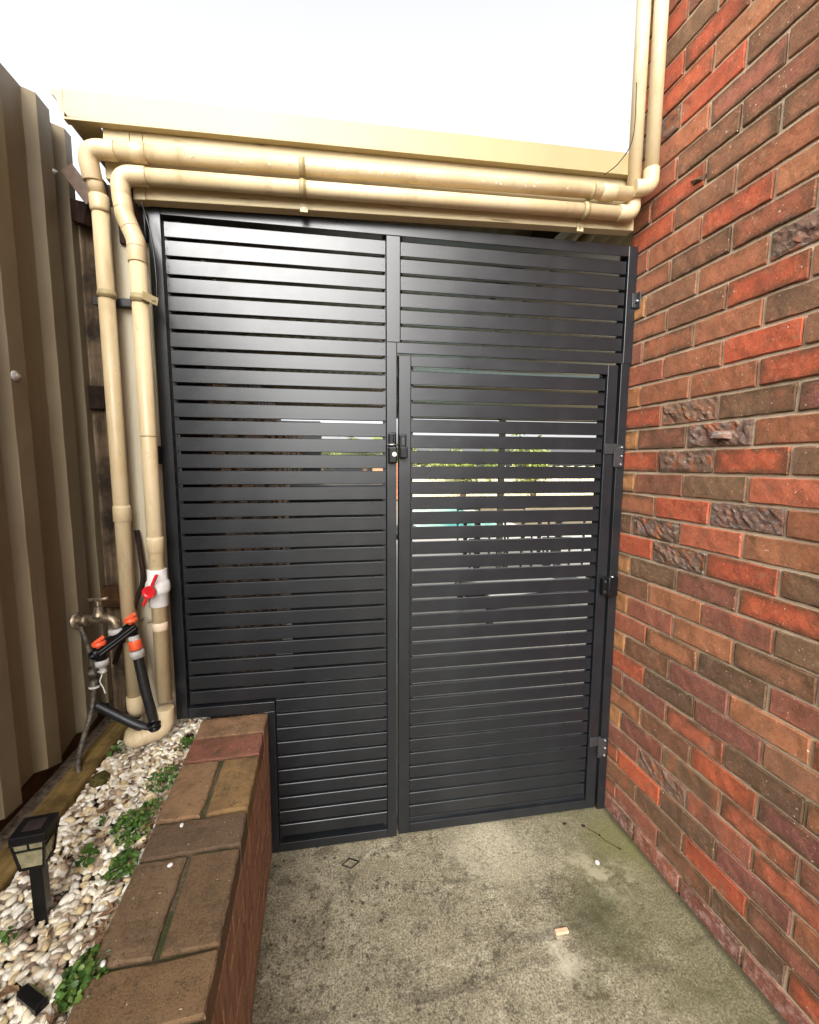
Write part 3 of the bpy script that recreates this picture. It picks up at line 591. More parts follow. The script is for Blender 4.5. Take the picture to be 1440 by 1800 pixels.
# ------------------------------------------------------------------ stormwater pipes
PR, FR_ = 0.0240, 0.0272
def seg(par, a, b, name='pipe', r=PR, mat='pvc', lab=None):
    return obj(name, MB().tube([a, b], r, 28), mat, par)
def elbow(par, a, b, c, s=0.055, rad=0.05):
    a, b, c = Vector(a), Vector(b), Vector(c); d0 = (a - b).normalized(); d1 = (c - b).normalized()
    pts = fillet([b + d0 * s, b, b + d1 * s], rad, 10); return obj('elbow', MB().tube(pts, FR_, 28), 'pvc', par, 0.0012, 2)
def collar(par, p, d, L=0.05, r=FR_, name='coupling', mat='pvc'):
    p, d = Vector(p), Vector(d).normalized(); q = p - d * L / 2
    return obj(name, MB().lathe(q, d, [(0, PR - 0.001), (0, r - 0.0012), (0.0012, r), (L * 0.8, r), (L, r - 0.0015), (L, PR - 0.001)], 28), mat, par)
def clip(par, p, d, w=0.022, ear=None):
    p, d = Vector(p), Vector(d).normalized(); q = p - d * w / 2
    o = obj('pipe_clip', MB().lathe(q, d, [(0, PR - 0.0005), (0, PR + 0.002), (w * 0.3, PR + 0.0022), (w * 0.36, PR + 0.0042), (w * 0.64, PR + 0.0042), (w * 0.7, PR + 0.0022), (w, PR + 0.002), (w, PR - 0.0005)], 28), 'cream_metal', par)
    return o
pa = thing('stormwater_pipe', 'upper cream stormwater pipe ending in the leftmost downpipe by the fence', 'pipe', (0, 0, 0), 0, 'cream stormwater pipes')
A = [(-0.052, -0.118, 3.75), (-0.052, -0.118, 2.606), (-0.098, -0.088, 2.576), (-1.915, -0.078, 2.532), (-1.934, -0.055, 2.40), (-1.928, -0.050, 2.33), (-1.928, -0.050, 0.80)]
seg(pa, A[0], A[1]); elbow(pa, (-0.052, -0.118, 2.75), (-0.052, -0.118, 2.585), (-0.30, -0.088, 2.572), 0.062, 0.05)
hd = (Vector((-1.895, -0.078, 2.533)) - Vector((-0.13, -0.086, 2.573)))
seg(pa, (-0.10, -0.090, 2.574), (-1.880, -0.078, 2.533))
collar(pa, (-0.205, -0.087, 2.5713), hd, 0.055); collar(pa, (-1.795, -0.078, 2.535), hd, 0.045)
elbow(pa, (-1.70, -0.078, 2.537), (-1.945, -0.078, 2.5315), (-1.936, -0.058, 2.42), 0.085, 0.055)
seg(pa, (-1.940, -0.068, 2.48), (-1.929, -0.050, 2.405)); collar(pa, (-1.929, -0.0505, 2.388), (0.02, 0.05, -1), 0.05, FR_ + 0.001)
seg(pa, (-1.929, -0.050, 2.40), (-1.928, -0.050, 0.73))
collar(pa, (-1.928, -0.05, 1.405), (0, 0, 1), 0.055); clip(pa, (-1.928, -0.05, 2.115), (0, 0, 1), 0.024)
clip(pa, (-1.30, -0.0823, 2.5465), hd, 0.020); clip(pa, (-0.27, -0.0869, 2.5698), hd, 0.016)
obj('clip_foot', MB().box(-1.985, -1.955, -0.018, -0.012, 2.095, 2.12).box(-1.900, -1.872, -0.018, -0.012, 2.095, 2.12).box(-1.985, -1.872, -0.014, 0.055, 2.0955, 2.1195), 'bracket', pa, 0.001)
elbow(pa, (-1.928, -0.05, 1.0), (-1.928, -0.05, 0.690), (-1.95, 0.10, 0.660), 0.06, 0.05)
seg(pa, (-1.935, -0.01, 0.682), (-1.95, 0.12, 0.655))
obj('drain_hole', MB().lathe((-1.9535, -0.063, 2.20), (-0.9, -0.45, 0), [(0, 0.009), (0.0006, 0.009), (0.0006, 0)], 14), 'black', pa)
dm = MB(); gd = random.Random(4)
for k in range(34):
    x = -1.72 + 1.35 * gd.random(); t = (x + 0.10) / (-1.78); zc = 2.574 - 0.041 * t; ang = R(gd.uniform(-38, 8)); vc = -0.090 + 0.012 * t
    dm.sphere((x, vc - (PR + 0.0003) * math.cos(ang), zc + (PR + 0.0003) * math.sin(ang)), (0.0016, 0.0016, 0.0036), 6, 5)
o = obj('water_drops', dm, 'white_pvc', pa); o['kind'] = 'stuff'
pb = thing('stormwater_pipe', 'lower cream stormwater pipe with white ball valve on its downpipe beside the gate', 'pipe', (0, 0, 0), 0, 'cream stormwater pipes')
seg(pb, (-0.090, -0.076, 3.75), (-0.090, -0.076, 2.55)); elbow(pb, (-0.090, -0.076, 2.7), (-0.090, -0.076, 2.514), (-0.40, -0.075, 2.506), 0.062, 0.05)
hb2 = (Vector((-1.80, -0.078, 2.464)) - Vector((-0.15, -0.076, 2.505)))
seg(pb, (-0.14, -0.074, 2.5125), (-1.83, -0.076, 2.469))
for x in (-1.30, -0.285):
    zc = 2.505 + (x + 0.15) / (-1.65) * -0.041; zc = 2.511 + (-x - 0.15) / 1.65 * (-0.041)
    clip(pb, (x, -0.077, zc), hb2, 0.022)
    f = obj('clip_foot', MB().box(x - 0.012, x + 0.014, -0.050, -0.0465, zc - 0.058, zc - 0.018), 'beam', pb, 0.001)
    obj('screw', MB().lathe((x, -0.050, zc - 0.048), (0, -1, 0), [(0, 0.004), (0.002, 0.003), (0.002, 0)], 8), 'steel', f)
elbow(pb, (-1.5, -0.076, 2.477), (-1.856, -0.076, 2.468), (-1.850, -0.078, 2.30), 0.080, 0.055)
ob = fillet([(-1.8525, -0.078, 2.40), (-1.847, -0.079, 2.350), (-1.818, -0.081, 2.272), (-1.817, -0.082, 2.208)], 0.045, 8)
of = obj('offset_bend', MB().tube(ob, FR_, 28), 'pvc', pb, 0.0012, 2)
for p_, d_ in (((-1.8495, -0.0785, 2.366), (0.05, 0, -1)), ((-1.833, -0.080, 2.312), (0.34, 0, -1)), ((-1.818, -0.0815, 2.255), (0.05, 0, -1))):
    obj('seam_ring', MB().lathe(Vector(p_) - Vector(d_) * 0.001, d_, [(0, FR_), (0, FR_ + 0.0008), (0.0022, FR_ + 0.0008), (0.0022, FR_)], 28), 'pvc', of)
seg(pb, (-1.817, -0.082, 2.26), (-1.817, -0.082, 0.74))
collar(pb, (-1.817, -0.082, 1.300), (0, 0, 1), 0.055); obj('pipe_band', MB().lathe((-1.817, -0.082, 1.663), (0, 0, 1), [(0, PR), (0, PR + 0.0012), (0.003, PR + 0.0012), (0.003, PR)], 28), 'cream_metal', pb)
cl = clip(pb, (-1.817, -0.082, 2.098), (0.06, 0, 1), 0.026)
obj('clip_arm', MB().bar((-1.800, -0.110, 2.103), (-1.765, -0.080, 2.093), 0.004, 0.026), 'cream_metal', cl, 0.001)
obj('screw', MB().lathe((-1.774, -0.092, 2.096), (0.5, -0.9, 0), [(0, 0.005), (0.002, 0.004), (0.002, 0)], 10), 'steel', cl)
bm_ = (-1.817, -0.082)
vb = obj('ball_valve', MB().lathe((bm_[0], bm_[1], 1.085), (0, 0, 1), [(0, PR), (0, 0.0295), (0.002, 0.0305), (0.042, 0.0305), (0.044, 0.032), (0.050, 0.0365), (0.060, 0.0385), (0.075, 0.0385), (0.085, 0.0365), (0.091, 0.032), (0.093, 0.0305), (0.128, 0.0305), (0.130, 0.0295), (0.130, PR)], 32), 'white_pvc', pb)
hax = Vector((-0.12, -0.99, 0)).normalized(); hc = Vector((-1.817, -0.082, 1.150)) + hax * 0.042
obj('valve_neck', MB().lathe(hc - hax * 0.014, hax, [(0, 0.014), (0.014, 0.014)], 20), 'white_pvc', vb)
hd_ = obj('valve_handle', MB().lathe(hc, hax, [(0, 0.016), (0.010, 0.020), (0.020, 0.0205), (0.020, 0.016), (0.015, 0.013), (0.015, 0)], 24), 'red', vb)
_s = hax.cross(Vector((0, 0, 1))).normalized(); dl = (Vector((0, 0, 1)) * 0.9 - _s * 0.42).normalized()
for sg, ln in ((1, 0.064), (-1, 0.052)): obj('lever', MB().bar(hc + hax * 0.011 + dl * 0.015 * sg, hc + hax * 0.011 + dl * ln * sg, 0.009, 0.012, hax), 'red', hd_, 0.002)
obj('tape_band', MB().lathe((bm_[0], bm_[1], 1.000), (0, 0, 1), [(0, PR), (0.001, PR + 0.0009), (0.026, PR + 0.0009), (0.028, PR)], 28), 'tape', pb)
elbow(pb, (-1.817, -0.082, 0.95), (-1.817, -0.082, 0.632), (-1.90, -0.135, 0.632), 0.078, 0.055)
seg(pb, (-1.845, -0.100, 0.632), (-1.885, -0.126, 0.632)); elbow(pb, (-1.817, -0.082, 0.632), (-1.908, -0.132, 0.627), (-1.945, -0.03, 0.632), 0.05, 0.045)
tag(obj('black_cable', MB().tube(smooth_path([(-1.803, -0.06, 2.40), (-1.795, -0.05, 2.36), (-1.782, -0.060, 2.31), (-1.776, -0.058, 2.25), (-1.774, -0.056, 2.17), (-1.779, -0.05, 2.10)]), 0.0028, 8), 'rubber'), 'thin black cable hanging between the offset downpipe and gate corner', 'cable')
tag(obj('thin_wire', MB().tube(smooth_path([(-0.128, -0.112, 2.93), (-0.125, -0.112, 2.80), (-0.140, -0.114, 2.72), (-0.185, -0.112, 2.655), (-0.232, -0.108, 2.618)]), 0.0018, 6), 'black'), 'thin dark wire curling down in front of the right end of the fascia', 'wire')
tag(obj('satellite_dish', MB().lathe((0.02, 0.62, 4.42), (-0.8, -0.6, 0.1), [(0, 0.02), (0.02, 0.10), (0.05, 0.17), (0.08, 0.20)], 24).bar((0.03, 0.63, 4.40), (0.14, 0.66, 4.3), 0.03, 0.03), 'outdoor_black'), 'small dark round dish edge peeking out behind the right hand pipes', 'dish')

# ------------------------------------------------------------------ left boundary: fence, posts, sleeper
fence = thing('metal_fence', 'tall taupe ribbed steel fence panel on the left', 'fence', (0, 0, 0))
PAN, CR = -2.133, -2.104
ribs = [(0.128, 0.19)] + [(-0.018 - 0.0, 0.048)] + [(-0.24 - 0.1825 * k, -0.175 - 0.1825 * k) for k in range(21)]
prof = []
for c0, c1 in sorted(ribs):
    prof += [(PAN, c0 - 0.020), (CR, c0), (CR, c1), (PAN, c1 + 0.022)]
    prof += [(PAN - 0.002, c1 + 0.045)] if c1 < 0.1 else []
prof = [q for q in prof if q[1] <= 0.166]; prof.append((CR, 0.166))
n = len(prof); nz = 26; vs = []; gq = random.Random(3)
for (x, y) in prof:
    zb = 0.622 + 0.008 * math.sin(y * 21) + gq.gauss(0, 0.004) - (0.030 if y < -0.12 and y > -0.21 else 0) + (0.012 if y > 0.05 else 0)
    for j in range(nz + 1):
        z = zb + (2.712 - zb) * j / nz; vs.append((x + gq.gauss(0, 0.0006), y, z))
mb = MB(); mb.add(vs, [(i * (nz + 1) + j, (i + 1) * (nz + 1) + j, (i + 1) * (nz + 1) + j + 1, i * (nz + 1) + j + 1) for i in range(n - 1) for j in range(nz)], False)
fo = obj('fence_sheet', mb, 'sheet', fence); so = fo.modifiers.new('thick', 'SOLIDIFY'); so.thickness = 0.0014; so.offset = 0
bv = fo.modifiers.new('bevel', 'BEVEL'); bv.width = 0.004; bv.segments = 2; bv.limit_method = 'ANGLE'; bv.angle_limit = R(25)
def screw(x, y, z, r, washer=True, par=fence):
    mb = MB()
    if washer: mb.lathe((x, y, z), (1, -0.1, 0), [(0, r * 1.0), (0.003, r * 0.95), (0.007, r * 0.5), (0.007, 0)], 18)
    w = obj('screw', mb.lathe((x + 0.002, y, z), (1, -0.1, 0), [(0, r * 0.5), (0.010, r * 0.42), (0.010, 0)], 6), 'steel' if not washer else 'grey_plastic', par)
    return w
screw(CR + 0.001, -0.226, 1.822, 0.0145); screw(CR + 0.001, 0.045, 2.525, 0.008)
tag(obj('fence_post', MB().box(-2.13, -1.968, 0.172, 0.27, 0.2, 2.455), 'grey_timber', None, 0.006, 2), 'weathered grey timber fence post behind the leftmost downpipe', 'post')
tag(obj('rail_stub', MB().box(-2.14, -2.05, 0.150, 0.171, 1.775, 1.86), 'dark_timber', None, 0.003), 'dark upper rail end poking past the fence edge', 'rail')
tag(obj('rail_stub', MB().box(-2.13, -2.03, 0.130, 0.171, 1.02, 1.10), 'plinth', None, 0.003), 'short brown timber block behind the tap handle', 'timber block')
rs = tag(obj('fence_rail', MB().bar((-2.16, 0.20, 2.485), (-2.03, 0.12, 2.43), 0.06, 0.07), 'dark_timber', None, 0.004), 'broken dark timber rail end at the top of the fence', 'rail')
tag(obj('cap_bracket', MB().bar((-2.085, 0.085, 2.565), (-2.005, 0.065, 2.455), 0.045, 0.004, (0, 1, 0)), 'oxide', None, 0.001), 'pinkish slotted metal bracket at the fence end below the pipe elbow', 'bracket')
dp = thing('paling_panel', 'dark brown timber palings in shadow behind the two downpipes', 'paling fence', (0, 0, 0))
for k in range(7):
    obj('paling', MB().box(-2.46 + 0.105 * k, -2.36 + 0.105 * k, 0.285 + 0.006 * (k % 2), 0.303 + 0.006 * (k % 2), 0.1, 2.46 + 0.015 * (k % 3)), 'dark_timber', dp, 0.002)
tag(obj('garden_sleeper', MB().box(-2.068, -1.990, -4.0, 0.06, 0.50, 0.594), 'sleeper', None, 0.006, 3), 'pale treated pine sleeper edging the pebble bed', 'sleeper')
tag(obj('plinth_board', MB().box(-2.162, -2.146, -4.0, 0.30, 0.45, 0.72), 'plinth', None, 0.003), 'dark brown plinth board under the steel fence', 'board')

# ------------------------------------------------------------------ tap, manifold and hoses
tap = thing('garden_tap', 'tarnished brass garden tap fixed to the steel fence', 'tap', (0, 0, 0))
F0 = Vector((-2.098, -0.036, 1.030)); B0 = Vector((-2.004, -0.078, 1.046))
ax = (B0 - F0).normalized()
obj('wall_flange', MB().lathe(F0, ax, [(0, 0), (0, 0.030), (0.004, 0.030), (0.007, 0.014)], 20), 'brass', tap)
obj('body', MB().tube(smooth_path([F0, F0 + ax * 0.035, F0 + ax * 0.07, B0, B0 + Vector((0.026, -0.006, 0.004)), B0 + Vector((0.046, -0.010, -0.010)), B0 + Vector((0.052, -0.011, -0.030))], 6), 0.0155, 18).lathe(F0 + ax * 0.024, ax, [(0, 0.0155), (0, 0.020), (0.022, 0.020), (0.022, 0.0155)], 8), 'brass', tap)
obj('bonnet', MB().lathe(B0 + Vector((-0.006, 0, 0.008)), (0, 0, 1), [(0, 0.012), (0, 0.019), (0.008, 0.019), (0.010, 0.017), (0.016, 0.017), (0.017, 0.014), (0.036, 0.012), (0.036, 0.005), (0.060, 0.005)], 18), 'brass', tap)
tb = B0 + Vector((-0.006, 0, 0.070)); obj('tee_handle', MB().tube([tb + Vector((-0.036, 0.006, -0.004)), tb + Vector((-0.015, 0.003, -0.001)), tb, tb + Vector((0.015, -0.003, 0.001)), tb + Vector((0.036, -0.006, 0.004))], [0.0062, 0.0052, 0.009, 0.0052, 0.0062], 12), 'brass', tap)
obj('supply_pipe', MB().tube(smooth_path([F0 + ax * 0.012, F0 + Vector((0.012, -0.004, -0.03)), F0 + Vector((0.026, -0.010, -0.07)), F0 + Vector((0.040, -0.016, -0.13)), F0 + Vector((0.046, -0.022, -0.22)), F0 + Vector((0.048, -0.05, -0.30)), F0 + Vector((0.046, -0.12, -0.385)), F0 + Vector((0.060, -0.175, -0.43)), F0 + Vector((0.085, -0.185, -0.46))], 8), 0.0086, 14), 'copper', tap)
sv = F0 + Vector((0.046, -0.021, -0.235))
obj('stop_valve', MB().lathe(sv, (0.02, -0.03, 1), [(0, 0.010), (0, 0.017), (0.012, 0.017), (0.013, 0.013), (0.045, 0.014), (0.046, 0.018), (0.058, 0.019), (0.060, 0.014), (0.072, 0.014), (0.072, 0.010)], 12), 'copper', tap)
obj('thread_tape', MB().lathe(sv + Vector((0, 0, 0.002)), (0.02, -0.03, 1), [(-0.002, 0.0175), (0.006, 0.0182)], 16).tube(smooth_path([sv + Vector((0.02, -0.01, 0.06)), sv + Vector((0.033, -0.012, 0.05)), sv + Vector((0.026, -0.014, 0.025)), sv + Vector((0.036, -0.014, 0.0)), sv + Vector((0.040, -0.014, -0.02))], 6), 0.0022, 6), 'thread', tap)
man = thing('tap_manifold', 'black two way hose manifold with orange knobs under the brass tap', 'hose manifold', (0, 0, 0))
C0 = B0 + Vector((0.053, -0.011, -0.030)); dn = Vector((0.10, -0.06, -1)).normalized()
obj('inlet_nut', MB().lathe(C0, dn, [(0, 0.014), (0, 0.023), (0.003, 0.027), (0.026, 0.028), (0.028, 0.022)], 14), 'grey_plastic', man)
obj('inlet_neck', MB().lathe(C0 + dn * 0.024, dn, [(0, 0.020), (0.010, 0.022), (0.014, 0.018), (0.030, 0.018)], 18), 'black', man)
mc = C0 + dn * 0.050; near = Vector((-1.984, -0.138, 0.958)); farp = Vector((-1.905, -0.088, 1.016)); mx = (farp - near).normalized()
obj('manifold_bar', MB().bar(near - mx * 0.012, farp + mx * 0.012, 0.034, 0.028, (0.2, -0.3, 1)).bar(near - mx * 0.010, farp + mx * 0.010, 0.042, 0.009, (0.2, -0.3, 1)), 'black', man, 0.005, 3)
for q, s in ((near, 1), (farp, 1)):
    up = -dn
    k = obj('knob', MB().lathe(q + up * 0.010, up, [(0, 0.010), (0.008, 0.010), (0.008, 0.0205), (0.011, 0.0215), (0.020, 0.0205), (0.022, 0.017), (0.022, 0)], 20).bar(q + up * 0.036 - mx * 0.018, q + up * 0.036 + mx * 0.018, 0.004, 0.010, up), 'orange', man)
    obj('outlet_neck', MB().lathe(q - up * 0.005, dn, [(0, 0.017), (0.022, 0.018), (0.022, 0.014), (0.034, 0.014)], 18), 'black', man)
obj('side_outlet', MB().lathe(near - mx * 0.004, Vector((-0.35, -0.9, -0.15)), [(0, 0.014), (0.026, 0.015), (0.026, 0.010), (0.010, 0.009), (0.010, 0)], 18), 'black', man)
obj('outlet_nut', MB().lathe(near + dn * 0.030, dn, [(0, 0.018), (0, 0.0205), (0.020, 0.0205), (0.021, 0.011), (0.036, 0.0105), (0.038, 0.0125), (0.044, 0.0105), (0.046, 0.008), (0.046, 0)], 18), 'grey_plastic', man)
hose = thing('black_hose', 'thick black hose with orange connector running down from the manifold', 'hose', (0, 0, 0))
h0 = farp + dn * 0.030; h1 = Vector((-1.846, -0.112, 0.655)); hdv = (h1 - h0).normalized()
obj('connector_ring', MB().lathe(h0, hdv, [(0, 0.014), (0.002, 0.017), (0.016, 0.0175)], 18), 'grey_plastic', hose)
obj('connector_body', MB().lathe(h0 + hdv * 0.016, hdv, [(0, 0.0185), (0.004, 0.021), (0.014, 0.0195), (0.028, 0.0215), (0.034, 0.020), (0.034, 0.016)], 20), 'orange', hose)
obj('connector_nut', MB().lathe(h0 + hdv * 0.052, hdv, [(0, 0.016), (0, 0.0225), (0.026, 0.0225), (0.026, 0.013)], 22), 'grey_plastic', hose)
obj('hose_pipe', MB().tube(smooth_path([h0 + hdv * 0.07, h0 + hdv * 0.20, h0 + hdv * 0.30 + Vector((0.002, 0.004, 0)), h1 + Vector((0, 0, 0.02))]), 0.0162, 18), 'rubber', hose)
obj('hose_clamp', MB().lathe(h1 + Vector((0, 0, 0.022)), (0.1, 0, -1), [(0, 0.0155), (0, 0.022), (0.010, 0.022), (0.010, 0.017), (0.016, 0.017), (0.016, 0.021), (0.026, 0.019), (0.026, 0)], 16), 'black', hose)
obj('side_branch', MB().tube(smooth_path([h1 + Vector((0.0, 0, -0.004)), h1 + Vector((-0.05, 0.006, 0.010)), h1 + Vector((-0.135, 0.02, 0.055)), h1 + Vector((-0.19, 0.03, 0.085))]), 0.0155, 18), 'rubber', hose)
tag(obj('brown_conduit', MB().tube(smooth_path([(-1.905, -0.005, 1.34), (-1.893, -0.015, 1.25), (-1.885, -0.03, 1.16), (-1.905, -0.05, 1.09), (-1.925, -0.04, 1.02), (-1.97, -0.03, 0.93), (-2.00, -0.02, 0.86)]), 0.0085, 12), 'dark_timber'), 'dark brown conduit running slanted behind the manifold', 'conduit')
tag(obj('wire_hook', MB().tube([(-1.905, 0.02, 0.985), (-1.880, 0.0, 1.0), (-1.895, -0.01, 1.02), (-1.918, 0.01, 1.005), (-1.905, 0.02, 0.985)], 0.0016, 6), 'steel'), 'small square steel wire hook between the two downpipes', 'hook')
tag(obj('square_ring', MB().tube([(-1.172 + 0.034 * math.cos(t), -0.092 + 0.022 * math.sin(t), 0.003) for t in np.linspace(0.1, 2 * math.pi + 0.1, 5)], 0.0022, 6), 'black'), 'small black square ring lying on the concrete below the gate', 'ring')
tag(obj('wood_scrap', MB().box(-0.498, -0.452, -0.472, -0.456, 0.001, 0.010), 'salmon', None, 0.002), 'small pink wood scrap on the concrete path', 'scrap')
tag(obj('white_disc', MB().lathe((-0.203, -0.246, 0.0005), (0, 0, 1), [(0, 0), (0, 0.0085), (0.004, 0.008), (0.004, 0)], 14), 'white_pvc'), 'white disc on the concrete near the brick wall', 'disc')
tw = tag(obj('dry_twig', MB().tube(smooth_path([(-0.155, -0.080, 0.002), (-0.125, -0.125, 0.003), (-0.105, -0.165, 0.002), (-0.07, -0.21, 0.003)], 5), 0.0009, 5), 'dark_timber'), 'thin dark twig with seed pods in the corner by the brick wall', 'twig')
for (x, y, s_) in ((-0.16, -0.075, 0.016), (-0.118, -0.13, 0.007), (-0.075, -0.205, 0.007)): obj('seed_pod', MB().sphere((x, y, 0.003), (s_ * 0.6, s_ * 0.5, 0.004), 8, 5), 'dark_timber', tw)
tag(obj('dry_leaf', MB().sphere((-0.235, -0.05, 0.002), (0.010, 0.006, 0.002), 8, 5), 'dark_timber'), 'tiny brown dead leaf on the concrete below the door', 'leaf')

# ------------------------------------------------------------------ solar lantern
lamp = thing('solar_lantern', 'black square solar garden lantern on a stake in the pebbles', 'garden light', (-1.855, -0.692, 0.0), R(6))
obj('stake', MB().box(-0.012, 0.012, -0.012, 0.012, 0.54, 0.722), 'black', lamp, 0.0015)
def frustum(z0, z1, a0, a1, b0, b1):
    mb = MB(); mb.add([(-a0, -b0, z0), (a0, -b0, z0), (a0, b0, z0), (-a0, b0, z0), (-a1, -b1, z1), (a1, -b1, z1), (a1, b1, z1), (-a1, b1, z1)], [(3, 2, 1, 0), (4, 5, 6, 7), (0, 1, 5, 4), (1, 2, 6, 5), (2, 3, 7, 6), (3, 0, 4, 7)]); return mb
obj('lamp_pane', frustum(0.724, 0.783, 0.0205, 0.0275, 0.0205, 0.0275), 'lamp_pane', lamp)
fr_ = MB()
for sx in (-1, 1):
    for sy in (-1, 1): fr_.bar((sx * 0.021, sy * 0.021, 0.720), (sx * 0.0285, sy * 0.0285, 0.785), 0.0042, 0.0042, (0, 1, 0))
for s in (-1, 1):
    fr_.bar((-0.0265, s * 0.0272, 0.768), (0.0265, s * 0.0272, 0.768), 0.003, 0.003); fr_.bar((s * 0.0272, -0.0265, 0.768), (s * 0.0272, 0.0265, 0.768), 0.003, 0.003)
    fr_.bar((0.0, s * 0.0285, 0.784), (0.0, s * 0.0272, 0.769), 0.003, 0.003); fr_.bar((s * 0.0285, 0, 0.784), (s * 0.0272, 0, 0.769), 0.003, 0.003)
fr_.box(-0.022, 0.022, -0.022, 0.022, 0.7185, 0.7235); obj('lamp_frame', fr_, 'black', lamp)
obj('lamp_cap', MB().box(-0.033, 0.033, -0.030, 0.030, 0.783, 0.803).box(-0.034, 0.034, -0.031, 0.031, 0.783, 0.787), 'black', lamp, 0.002)
obj('solar_panel', MB().box(-0.017, 0.018, -0.015, 0.016, 0.8032, 0.8040), 'solar', lamp)
# fallen black spotlight lying in the pebbles
sp = thing('fallen_spotlight', 'black and green plastic light lying on its side in the pebbles', 'garden light', (-1.775, -0.862, 0.592), R(58))
obj('housing', MB().prism([(-0.011, -0.008), (0.011, -0.008), (0.011, 0.006), (0.007, 0.011), (-0.007, 0.011), (-0.011, 0.006)], -0.034, 0.026, 1), 'black', sp, 0.002)
obj('lens', MB().box(0.0113, 0.0125, -0.030, 0.020, -0.006, 0.005), 'green', sp); obj('spike', MB().prism([(-0.002, -0.006), (0.002, -0.006), (0.002, 0.006), (-0.002, 0.006)], 0.026, 0.050, 1).box(-0.006, 0.006, 0.0262, 0.034, -0.003, 0.003), 'black', sp)
tag(obj('bottle_lid', MB().lathe((-1.744, -0.082, 0.585), (0.1, -0.2, 1), [(0, 0), (0, 0.015), (0.010, 0.016), (0.010, 0.011), (0.006, 0.010), (0.006, 0)], 18), 'black'), 'small round black cap on the pebbles by the planter coping', 'lid')
mk = MB(); mk.sphere((-1.948, -0.265, 0.592), (0.026, 0.030, 0.018), 14, 9); mo_ = obj('mossy_stone', mk, 'moss')
for v_ in mo_.data.vertices: v_.co += Vector((random.gauss(0, 0.0015), random.gauss(0, 0.0015), random.gauss(0, 0.0012)))
tag(mo_, 'dark mossy stone at the foot of the tap pipe', 'stone')

# ------------------------------------------------------------------ pebbles
def icos():
    import bmesh
    b = bmesh.new(); bmesh.ops.create_icosphere(b, subdivisions=2, radius=1.0); b.verts.ensure_lookup_table()
    v = np.array([q.co[:] for q in b.verts]); f = np.array([[q.index for q in p.verts] for p in b.faces]); b.free(); return v, f
iv, if_ = icos()
def scatter_solids(name, mat, P, S, rotz, tilt, jig=0.10):
    N = len(P); nv = len(iv); V = np.empty((N, nv, 3))
    for i in range(N):
        v = iv * (1 + jig * np.sin(iv @ rng.normal(size=(3, 3)) * 1.6).mean(1, keepdims=True)) * S[i]
        cz, sz = math.cos(rotz[i]), math.sin(rotz[i]); cx, sx = math.cos(tilt[i, 0]), math.sin(tilt[i, 0]); cy, sy = math.cos(tilt[i, 1]), math.sin(tilt[i, 1])
        Rm = np.array([[cz, -sz, 0], [sz, cz, 0], [0, 0, 1]]) @ np.array([[1, 0, 0], [0, cx, -sx], [0, sx, cx]]) @ np.array([[cy, 0, sy], [0, 1, 0], [-sy, 0, cy]])
        V[i] = v @ Rm.T + P[i]
    F = (if_[None] + (np.arange(N) * nv)[:, None, None]).reshape(-1, 3)
    me = bpy.data.meshes.new(name); me.vertices.add(N * nv); me.vertices.foreach_set('co', V.reshape(-1)); me.loops.add(F.size); me.loops.foreach_set('vertex_index', F.reshape(-1).astype(np.int32))
    me.polygons.add(len(F)); me.polygons.foreach_set('loop_start', np.arange(0, F.size, 3, dtype=np.int32)); me.polygons.foreach_set('loop_total', np.full(len(F), 3, dtype=np.int32))
    me.update(); me.validate(); me.polygons.foreach_set('use_smooth', np.ones(len(F), dtype=bool)); me.materials.append(M[mat]); return link(name, me)
def bed_points(N, y0, y1):
    P = np.empty((N, 3)); P[:, 1] = y0 + (y1 - y0) * rng.random(N)
    xl, xr = -1.985, -1.722 - 0.0367 * P[:, 1] * 1.0
    P[:, 0] = xl + (xr - xl) * rng.random(N); return P
NP = 4800
P = bed_points(NP, -1.25, 0.22); layer = rng.random(NP)
P[:, 2] = 0.562 + 0.020 * layer + 0.006 * np.sin(P[:, 1] * 17 + P[:, 0] * 23)
L = 0.0068 + 0.0060 * rng.random(NP) ** 1.4; S = np.stack([L * (1.0 + 0.35 * rng.random(NP)), L * (0.60 + 0.25 * rng.random(NP)), L * (0.42 + 0.22 * rng.random(NP))], 1)
tag(scatter_solids('pebbles', 'pebble', P, S, rng.random(NP) * 6.28, rng.normal(0, 0.28, (NP, 2))), 'white and tan pebbles filling the garden bed', 'pebbles', None, 'stuff')
# stray pebbles on the coping
for (x, y) in ((-1.625, -0.520), (-1.612, -0.640), (-1.662, -0.842)):
    me = MB().sphere((0, 0, 0), (0.0068, 0.0050, 0.0036), 12, 8); o = obj('pebble', me, 'white_pvc'); o.location = (x, y, PT + 0.004); o.rotation_euler = (0, 0, y * 9)
    tag(o, {-0.520: 'single white pebble lying on the dark coping brick nearest the middle', -0.640: 'single white pebble lying in the long mossy coping joint', -0.842: 'single small white pebble in the joint nearest the viewer'}[y], 'pebble', 'stray pebbles on the coping')
